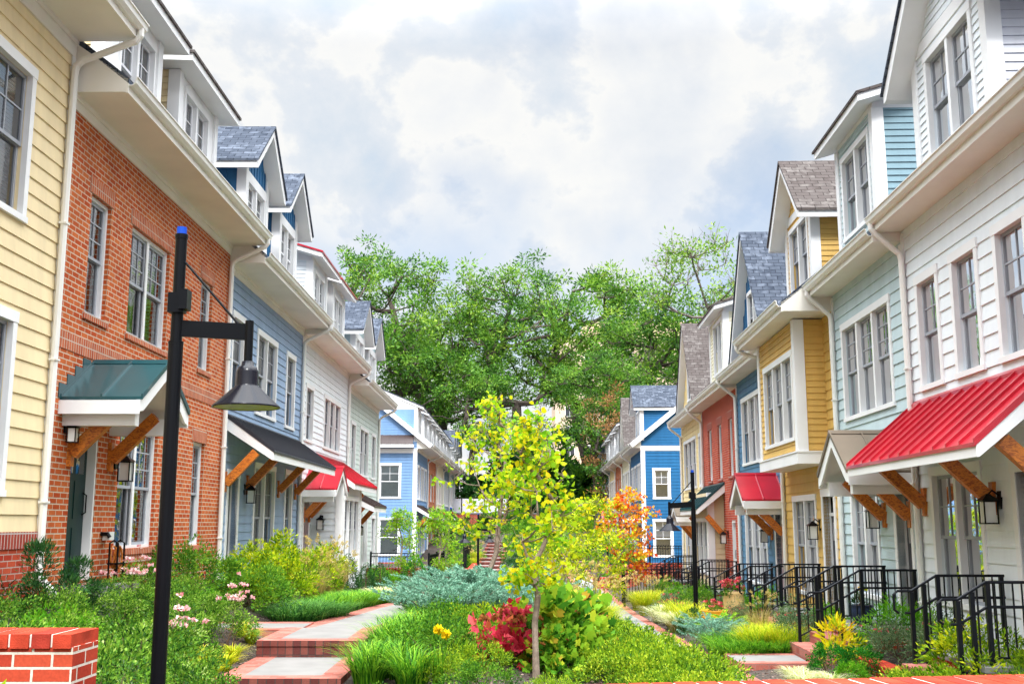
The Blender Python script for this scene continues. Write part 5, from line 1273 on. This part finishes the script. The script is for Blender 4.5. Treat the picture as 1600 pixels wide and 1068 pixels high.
kDay = [tuft('daylily', 90 + i, 300, .18, .5, .55, .016, 'grass', droop=1.25) for i in range(2)]
kGold = tuft('golden_grass', 93, 280, .16, .5, .6, .014, 'gold', droop=1.3)
kLir = tuft('liriope', 94, 900, .45, .5, .42, .014, 'dkgrass', droop=1.4)
kGrass = tuft('grass_mound', 95, 900, .45, .45, .40, .013, 'grass', droop=1.35)
kYG = tuft('yellow_grass_mound', 96, 700, .3, .45, .55, .012, 'ygrass', droop=1.2)
kDry = tuft('plume_grass', 97, 420, .2, .5, .95, .010, 'dry', plumes=24, droop=1.15)
kSedge = tuft('variegated_sedge', 98, 300, .12, .36, .34, .015, 'sedge', droop=1.4)
kVar = tuft('variegated_tuft', 88, 190, .07, .36, .34, .016, 'ygrass', droop=1.35)
kFount = tuft('fountain_grass', 99, 900, .2, .62, .85, .010, 'ygrass', plumes=18, droop=1.35)
kFern = fern('fern', 100)
kYF = tuft('yellow_flower', 101, 40, .06, .12, .4, .015, 'grass')
for c in ((0, 0, .52), (.1, .02, .47)): leaves('flower', G['yflower'], np.array([c] * 24), npm(3).normal(size=(24, 3)) + (0, 0, .2), .06, .045, npm(4).uniform(0, 1, 24), 'round', kYF)

def many(protos, spots, label, cat, group, s=(.85, 1.15)):
    for i, q in enumerate(spots):
        p = protos[i % len(protos)] if isinstance(protos, list) else protos
        put(p, q[0], q[1], (q[2] if len(q) > 2 else 1) * PR.uniform(*s), label=label if len(q) < 4 else q[3], cat=cat, group=group)
# left bed
many(kRose, [(-5.1, 8.6, .6), (-4.2, 8.7, .75), (-3.35, 8.9, .85), (-5.3, 9.9, .6), (-4.5, 9.7, .7), (-3.75, 9.9, .85), (-5.3, 11.2, .6), (-4.6, 11.0, .72), (-3.9, 11.3, .85), (-5.1, 12.4, .62), (-4.5, 12.3, .75), (-3.95, 12.3, .7), (-4.35, 13.5, .75), (-4.95, 13.6, .62), (-4.75, 14.9, .7), (-4.4, 15.7, .6), (-5.3, 15.6, .6), (-4.95, 16.1, .6), (-2.9, 9.6, .7)],
     'dense green rose shrub filling the left bed around the lamp post', 'shrub', 'rose shrubs in the left bed')
put(kRoseP, -3.98, 15.5, .72, label='rose bush with a large cluster of pale pink blooms beside the path', cat='rose bush', sz=.85)
put(kRoseP, -3.95, 13.1, .85, label='rose bush with fading pink blooms just right of the lamp post', cat='rose bush')
put(kRoseP, -5.15, 14.6, .85, label='rose bush with a few pink flowers below the brick window sill', cat='rose bush')
many([kBright, kGrey, kGreen[0]], [(-4.6, 10.5, .62), (-3.7, 10.9, .72), (-4.2, 12.9, .62), (-4.9, 11.8, .6), (-3.3, 9.6, .66), (-5.0, 9.2, .55), (-4.6, 16.3, .6), (-4.1, 11.9, .62), (-3.95, 9.2, .7)], 'loose shrub standing among the rose bushes near the lamp post', 'shrub', 'loose shrubs among the roses')
many(kDark, [(-5.5, 12.6, 1.0, 'dark narrow leaved evergreen beside the white downspout'), (-5.45, 13.7, .95, 'dark narrow leaved evergreen before the green door')], '', 'shrub', None)
many(kGreen, [(-5.4, 16.4, .8), (-4.5, 18.9, .8), (-5.2, 19, 1), (-4.7, 20.2, .9), (-5.45, 18.0, .9), (-5.2, 28.6, .85)], 'mid green shrub below the brick house windows', 'shrub', 'green shrubs of the left bed')
many(kLime, [(-4.7, 19.2, .85), (-5.1, 21.2), (-4.5, 21.8, .95), (-5.0, 23.3), (-4.5, 24.2, 1), (-5.1, 25.3, 1), (-4.7, 26.6, 1)], 'tall yellow green shrub in front of the slate blue house', 'shrub', 'yellow green shrubs of the left bed')
put(kDark, -4.9, 28.6, 1.25, label='dark evergreen shrub beside the white bay window', cat='shrub')
many(kDry, [(-4.1, 22.6, .9), (-4.2, 24.6, .95), (-4.3, 26.5, .9)], 'dry tan plume grass edging the left shrubs', 'grass', 'dry plume grasses on the left')
many(kLir, [(-3.75, 19.0, 1.1), (-3.9, 20.0, 1.1), (-3.45, 19.8, .9)], 'dark green liriope mound left of the path', 'grass', 'liriope mounds')
many(kGrass, [(-3.55, 21.2), (-3.3, 22.3), (-3.7, 22.2), (-3.3, 23.6), (-3.8, 23.5), (-3.4, 24.9), (-3.0, 24.0, .8)], 'bright green grass mound left of the path', 'grass', 'bright grass mounds left of the path')
many(kVar, [(-3.85, 13.6), (-3.75, 14.4), (-4.0, 14.1, 1.1), (-3.82, 15.1, .9), (-3.72, 12.9, 1.1), (-4.05, 13.2), (-3.78, 15.9, .8), (-4.0, 16.3, .8), (-3.75, 13.9, .7)], 'pale variegated grass tuft on mulch beside the lower path steps', 'grass', 'variegated tufts beside the steps')
many(kSedge, [(-3.05, 26.2, 1.5), (-2.8, 27.2, 1.5), (-3.3, 27.4, 1.5), (-2.9, 28.6, 1.5), (-3.2, 29.4, 1.5), (-2.8, 30.3, 1.4)], 'pale sedge clump at the far bend of the left path', 'grass', 'pale sedges at the bend')
many(kCone, [(-4.5, 29.8), (-4.1, 30.6, .95), (-3.85, 31.8, 1)], 'small dark conifer below the white bay', 'conifer', 'small dark conifers')
put(kConeG, -3.25, 36.5, 1.15, label='broad bushy green conifer before the iron gate panel', cat='conifer')
many(kBright, [(-4.4, 36, .8), (-3.95, 36.4, .9)], 'upright light green shrub near the brick kerb', 'shrub', 'light shrubs near the kerb')
put(kLime[0], -2.75, 5.35, .74, label='yellow green shrub in front of the brick garden wall, lower left', cat='shrub')
put(kLime[1], -2.32, 5.5, .62, label='small lime twigs at the end of the brick garden wall', cat='shrub')
# centre bed
many(kDay, [(-1.75, 13.5), (-1.45, 13.9), (-1.8, 14.4), (-1.5, 14.9), (-1.75, 15.5), (-1.45, 15.8), (-1.7, 16.4), (-1.5, 17.2), (-1.72, 17.9), (-1.2, 13.2), (-1.3, 16.6), (-1.55, 18.7)], 'long bladed green daylily clump along the path edge', 'daylily', 'daylilies along the path')
many(kGold, [(-1.25, 17.6, .9), (-1.05, 18.1, .9), (-1.4, 18.4, .8)], 'golden bladed daylily clump in the centre bed', 'daylily', 'golden daylilies')
many([kCoverG, kCover[0]], [(-.95, 14.6), (-.5, 14.2, .8), (-.85, 15.8), (-.45, 15.6, .9), (-.95, 17.0), (-.4, 17.1), (-.05, 16.6, .9), (-.85, 13.4, .8), (-.35, 12.75, .6), (.45, 12.6, .5)], 'low dense green spreading shrub in the centre bed', 'shrub', 'spreading shrubs left of the young tree')
many(kLime, [(-.45, 17.7, .6), (.15, 17.4, .6), (-.85, 18.2, .55), (.6, 18.4, .65), (.0, 18.6, .6), (.9, 17.6, .65), (-.15, 16.7, .5)], 'lime yellow shrub behind the red hydrangea', 'shrub', 'lime shrubs of the centre bed')
many(kJun, [(-1.4, 19.3, .85), (-.85, 19.7, .95), (-.3, 20.2, 1), (.25, 20.4, 1), (-1.25, 21.0, 1.05), (-.5, 21.6, 1.1), (.3, 21.9, 1.1), (-.95, 22.9, 1.1), (0, 23.4, 1.1), (.85, 21.4, .9)], 'blue green juniper with feathery arching sprays', 'juniper', 'junipers in the centre bed')
put(kRed, -.12, 15.0, 1.0, label='crimson leaved hydrangea left of the young tree', cat='hydrangea')
put(kHyd, .62, 15.1, 1.0, label='broad leaved green hydrangea right of the young tree trunk', cat='hydrangea')
put(kHyd, .95, 16.2, .95, label='second green hydrangea with brown seed heads, farther right', cat='hydrangea'); put(kHyd, .58, 14.55, .6, label='low hydrangea at the foot of the young tree', cat='hydrangea')
many(kCover, [(x, y, .95) for y, xs in ((13.1, (1.75, 2.25)), (14.0, (1.35, 1.85, 2.3)), (14.9, (1.4, 2.0, 2.45)), (15.9, (1.5, 2.05)), (16.9, (1.6, 2.1)), (17.9, (1.5, 2.05)), (18.9, (1.8,))) for x in xs], 'low yellow green spreading shrub covering the bed right of the hydrangea', 'shrub', 'spreading shrubs on the right of the centre bed')
many(kFount, [(1.5, 20.2), (1.75, 21.4, 1.05), (1.3, 22.2, 1)], 'rounded fountain grass with pale plumes behind the hydrangea', 'grass', 'fountain grasses')
many(kJun, [(2.0, 21.2, .55), (3.8, 20.6, .7), (3.8, 21.8, .6)], 'low blue green juniper sprays beside the right path', 'juniper', 'junipers beside the right path')
put(kYF, -.88, 13.15, 1.15, label='stem with yellow blooms at the front of the centre bed', cat='flower', sz=1.3)
put(kDark, .9, 48.5, 1.5, label='dark shrub between the two garden steps', cat='shrub'); put(kDark, -.1, 44, 1.6, label='dark rounded shrub right of the left path', cat='shrub')
many(kLime, [(.2, 36, .9), (1.2, 38, .9), (.6, 41, .9), (1.6, 31, .8)], 'lime shrub deep in the centre bed', 'shrub', 'lime shrubs deep in the bed')
many([kCoverG] + kCover, [(-1.2, 10.6, .55), (-.4, 10.2, .5), (.4, 10.8, .55), (1.2, 10.3, .55), (1.0, 11.5, .5), (-.6, 11.6, .5), (1.8, 11.2, .5), (-1.4, 9.4, .5), (.2, 9.3, .5)], 'small low shrub at the near end of the centre bed', 'shrub', 'small shrubs at the near end of the bed')
# right bed
many(kGrass, [(3.95, 19.0), (4.4, 18.9), (4.05, 19.9), (4.5, 19.7), (3.9, 18.7, .8)], 'low bright green grass beside the path to the teal stoop', 'grass', 'bright grass on the right')
many(kYG, [(4.35, 19.4, 1.1), (4.75, 19.2, 1.0), (4.65, 20.2, 1.1)], 'yellow green grass mound below the ochre house railing', 'grass', 'yellow grass mounds on the right')
put(kDry, 4.7, 20.8, .75, label='dry seedy grass below the ochre house railing', cat='grass')
put(kFern, 4.15, 22.2, 1.25, label='bright green fern to the right of the lamp base', cat='fern'); put(kFern, 4.6, 23.0, 1.0, label='smaller fern behind the bright one', cat='fern')
put(kDark, 3.85, 23.3, .7, label='low dark shrub left of the fern', cat='shrub')
many(kSedge, [(3.75, 24.6, 1.7), (3.8, 25.6, 1.7), (3.9, 26.6, 1.5), (3.75, 27.6, 1.5)], 'white variegated clump edging the right path', 'grass', 'white clumps on the right')
many(kYG, [(4.1, 24.7, 1.2), (4.15, 26.8, 1.2)], 'yellow grass mound around the right lamp post', 'grass', 'yellow grass at the right lamp')
many(kFount, [(3.75, 30.5, .9), (3.8, 32.8, .9), (4.4, 33.5, .8)], 'pale plumed grass along the far right path', 'grass', 'plumed grasses on the right')
many(kRedF, [(4.1, 28.6), (4.6, 30.2), (4.3, 29.6, .8)], 'shrub with small rose red flowers right of the path', 'shrub', 'rose red flowering shrubs')
many([kBright] + kGreen, [(4.7, 31.6, .8), (5.0, 35.2, .8), (4.9, 29.0, .8), (5.3, 25.3, .7), (5.4, 31, .8)], 'green shrub below the far right railings', 'shrub', 'green shrubs below the railings')
many(kGrey, [(5.1, 19.6, .95), (5.35, 20.5, .8), (5.45, 15.5, .9), (5.75, 14.7, .9), (5.4, 16.3, .8), (5.0, 24.3, .7)], 'loose grey green shrub with tiny red flowers among the railings', 'shrub', 'grey green shrubs by the railings')
many(kBright, [(5.7, 19.9, .7), (5.7, 15.9, .85), (5.8, 24.8, .8)], 'bright green shrub against a right house wall', 'shrub', 'bright shrubs against the right houses')
put(kBox, 4.42, 15.3, 1.25, label='round dark green box ball, left one of the pair', cat='shrub'); put(kBox, 4.74, 15.0, 1.2, label='round dark green box ball beside the low brick wall', cat='shrub')
put(kBoxL, 4.52, 14.7, 1.0, label='small lime tinted ball between the two box balls', cat='shrub'); put(kBoxL, 4.85, 13.6, 1.0, label='small lime ball below the low brick wall end', cat='shrub')
put(kCroton, 4.72, 16.1, 1.05, label='shrub with long yellow and orange leaves behind the box balls', cat='shrub')
many(kSedge, [(4.05, 15.2, .9), (3.9, 14.7, 1.0), (4.2, 14.6, .8), (4.0, 15.7, .7)], 'pale variegated tuft left of the box balls', 'grass', 'pale tufts by the box balls')
many(kCover + [kLime[0]], [(5.0, 12.0, .85), (5.5, 11.6, .9), (4.75, 12.7, .8), (5.3, 12.6, .75), (5.9, 12.2, .9), (5.1, 11.0, .9), (4.5, 11.9, .8)], 'low lime shrub under the nearest right railing', 'shrub', 'lime shrubs under the nearest railing')
# slopes beside the far steps
many(kGreen + [kDark], [(-3.0, 60, 1.3), (-2.8, 64, 1.4), (-3.3, 68, 1.5), (-2.6, 72, 1.4), (-4.0, 75, 1.6), (-3.2, 79, 1.6), (-2.2, 77, 1.4)], 'green shrub on the slope left of the garden steps', 'shrub', 'shrubs on the left slope')
many([kDark] + kGreen, [(.2, 58, 1.4), (1.2, 60, 1.4), (.4, 63, 1.5), (1.4, 66, 1.5), (.6, 70, 1.6), (1.3, 54, 1.3), (.3, 53, 1.2), (.2, 76, 1.7), (1.6, 78, 1.7)], 'green shrub on the slope between both garden steps', 'shrub', 'shrubs between the steps')
many(kGreen + [kBright], [(5.2, 50, 1.3), (5.6, 54, 1.3), (4.9, 60, 1.4), (5.2, 65, 1.4), (4.8, 72, 1.5), (4.2, 47.5, .9)], 'green shrub right of the right garden steps', 'shrub', 'shrubs right of the steps')
put(kFount, -2.3, 60.5, 1.0, label='pale grass beside the left garden steps', cat='grass'); put(kFount, -2.2, 62.5, 1.1, label='second pale grass higher beside the left steps', cat='grass')
kUnder = [bush('understory_bush', 130 + i, 2.4, 2.0, 4.2, 3200, .34, .55, m_, clumps=30, cr=.2) for i, m_ in enumerate(('dark', 'oak'))]
many(kUnder, [(-9, 99, 1.1), (-6.5, 101, 1.1), (-4.2, 99.5, 1.2), (-2, 101, 1.0), (.5, 99, 1.25), (3, 102, 1.15), (5.5, 99.5, 1.3), (8, 101, 1.4), (11, 98, 1.5), (14, 100, 1.6), (-12, 101, 1.3), (17, 102, 1.6), (1.0, 104, 2.0), (4.4, 104, 2.1), (7.6, 105, 2.2), (10.6, 104, 2.1), (-2.2, 105, 1.7), (0, 93.5, .65), (2.2, 93, .75), (4.6, 93.6, .8), (6.8, 93, .85), (-1.9, 93.3, .5)], 'dark bushy undergrowth at the foot of the oaks', 'bush', 'undergrowth below the oaks')
# flowers in the pots
pf = bush('potted_flowers', 120, .3, .3, .45, 500, .06, .5, 'green', clumps=14, flowers=('rosered', 16, .08, 12, .4))
put(pf, 5.05, 24.9, 1.0, label='red flowers growing in the tall tan planter', cat='flowers', z=1.35); put(pf, 4.45, 24.1, .7, label='green plant in the round yellow pot', cat='plant', z=1.05)
pf2 = bush('potted_flower', 121, .16, .16, .3, 160, .07, .4, 'dark', clumps=8, flowers=('croton', 1, .1, 14, .9)); put(pf2, 5.75, 18.0, 1.0, label='plant with one orange bloom in the dark stoop pot', cat='flower', z=1.62)
# leaf litter and mulch chips
rngl = npm(5); n = 6000; X = rngl.uniform(-4.2, 4.6, n); Y = rngl.uniform(12.8, 22, n); ok = ~((X > -3.6) & (X < -1.9)) & ~((X > 2.15) & (X < 3.65)); X, Y = X[ok], Y[ok]
Z = np.array([terr(a, b) + .022 for a, b in zip(X, Y)]); D = rngl.normal(size=(len(X), 3)); D[:, 2] *= .25
M['chip'] = leafmat('mulch chips', [(.06, .036, .026), (.16, .10, .075), (.27, .185, .15), (.36, .27, .23)], .02)
tag(leaves('mulch_chips', M['chip'], np.stack([X, Y, Z], 1), D, .05, .03, rngl.uniform(0, 1, len(X)), 'leaf', None, rngl), kind='stuff')
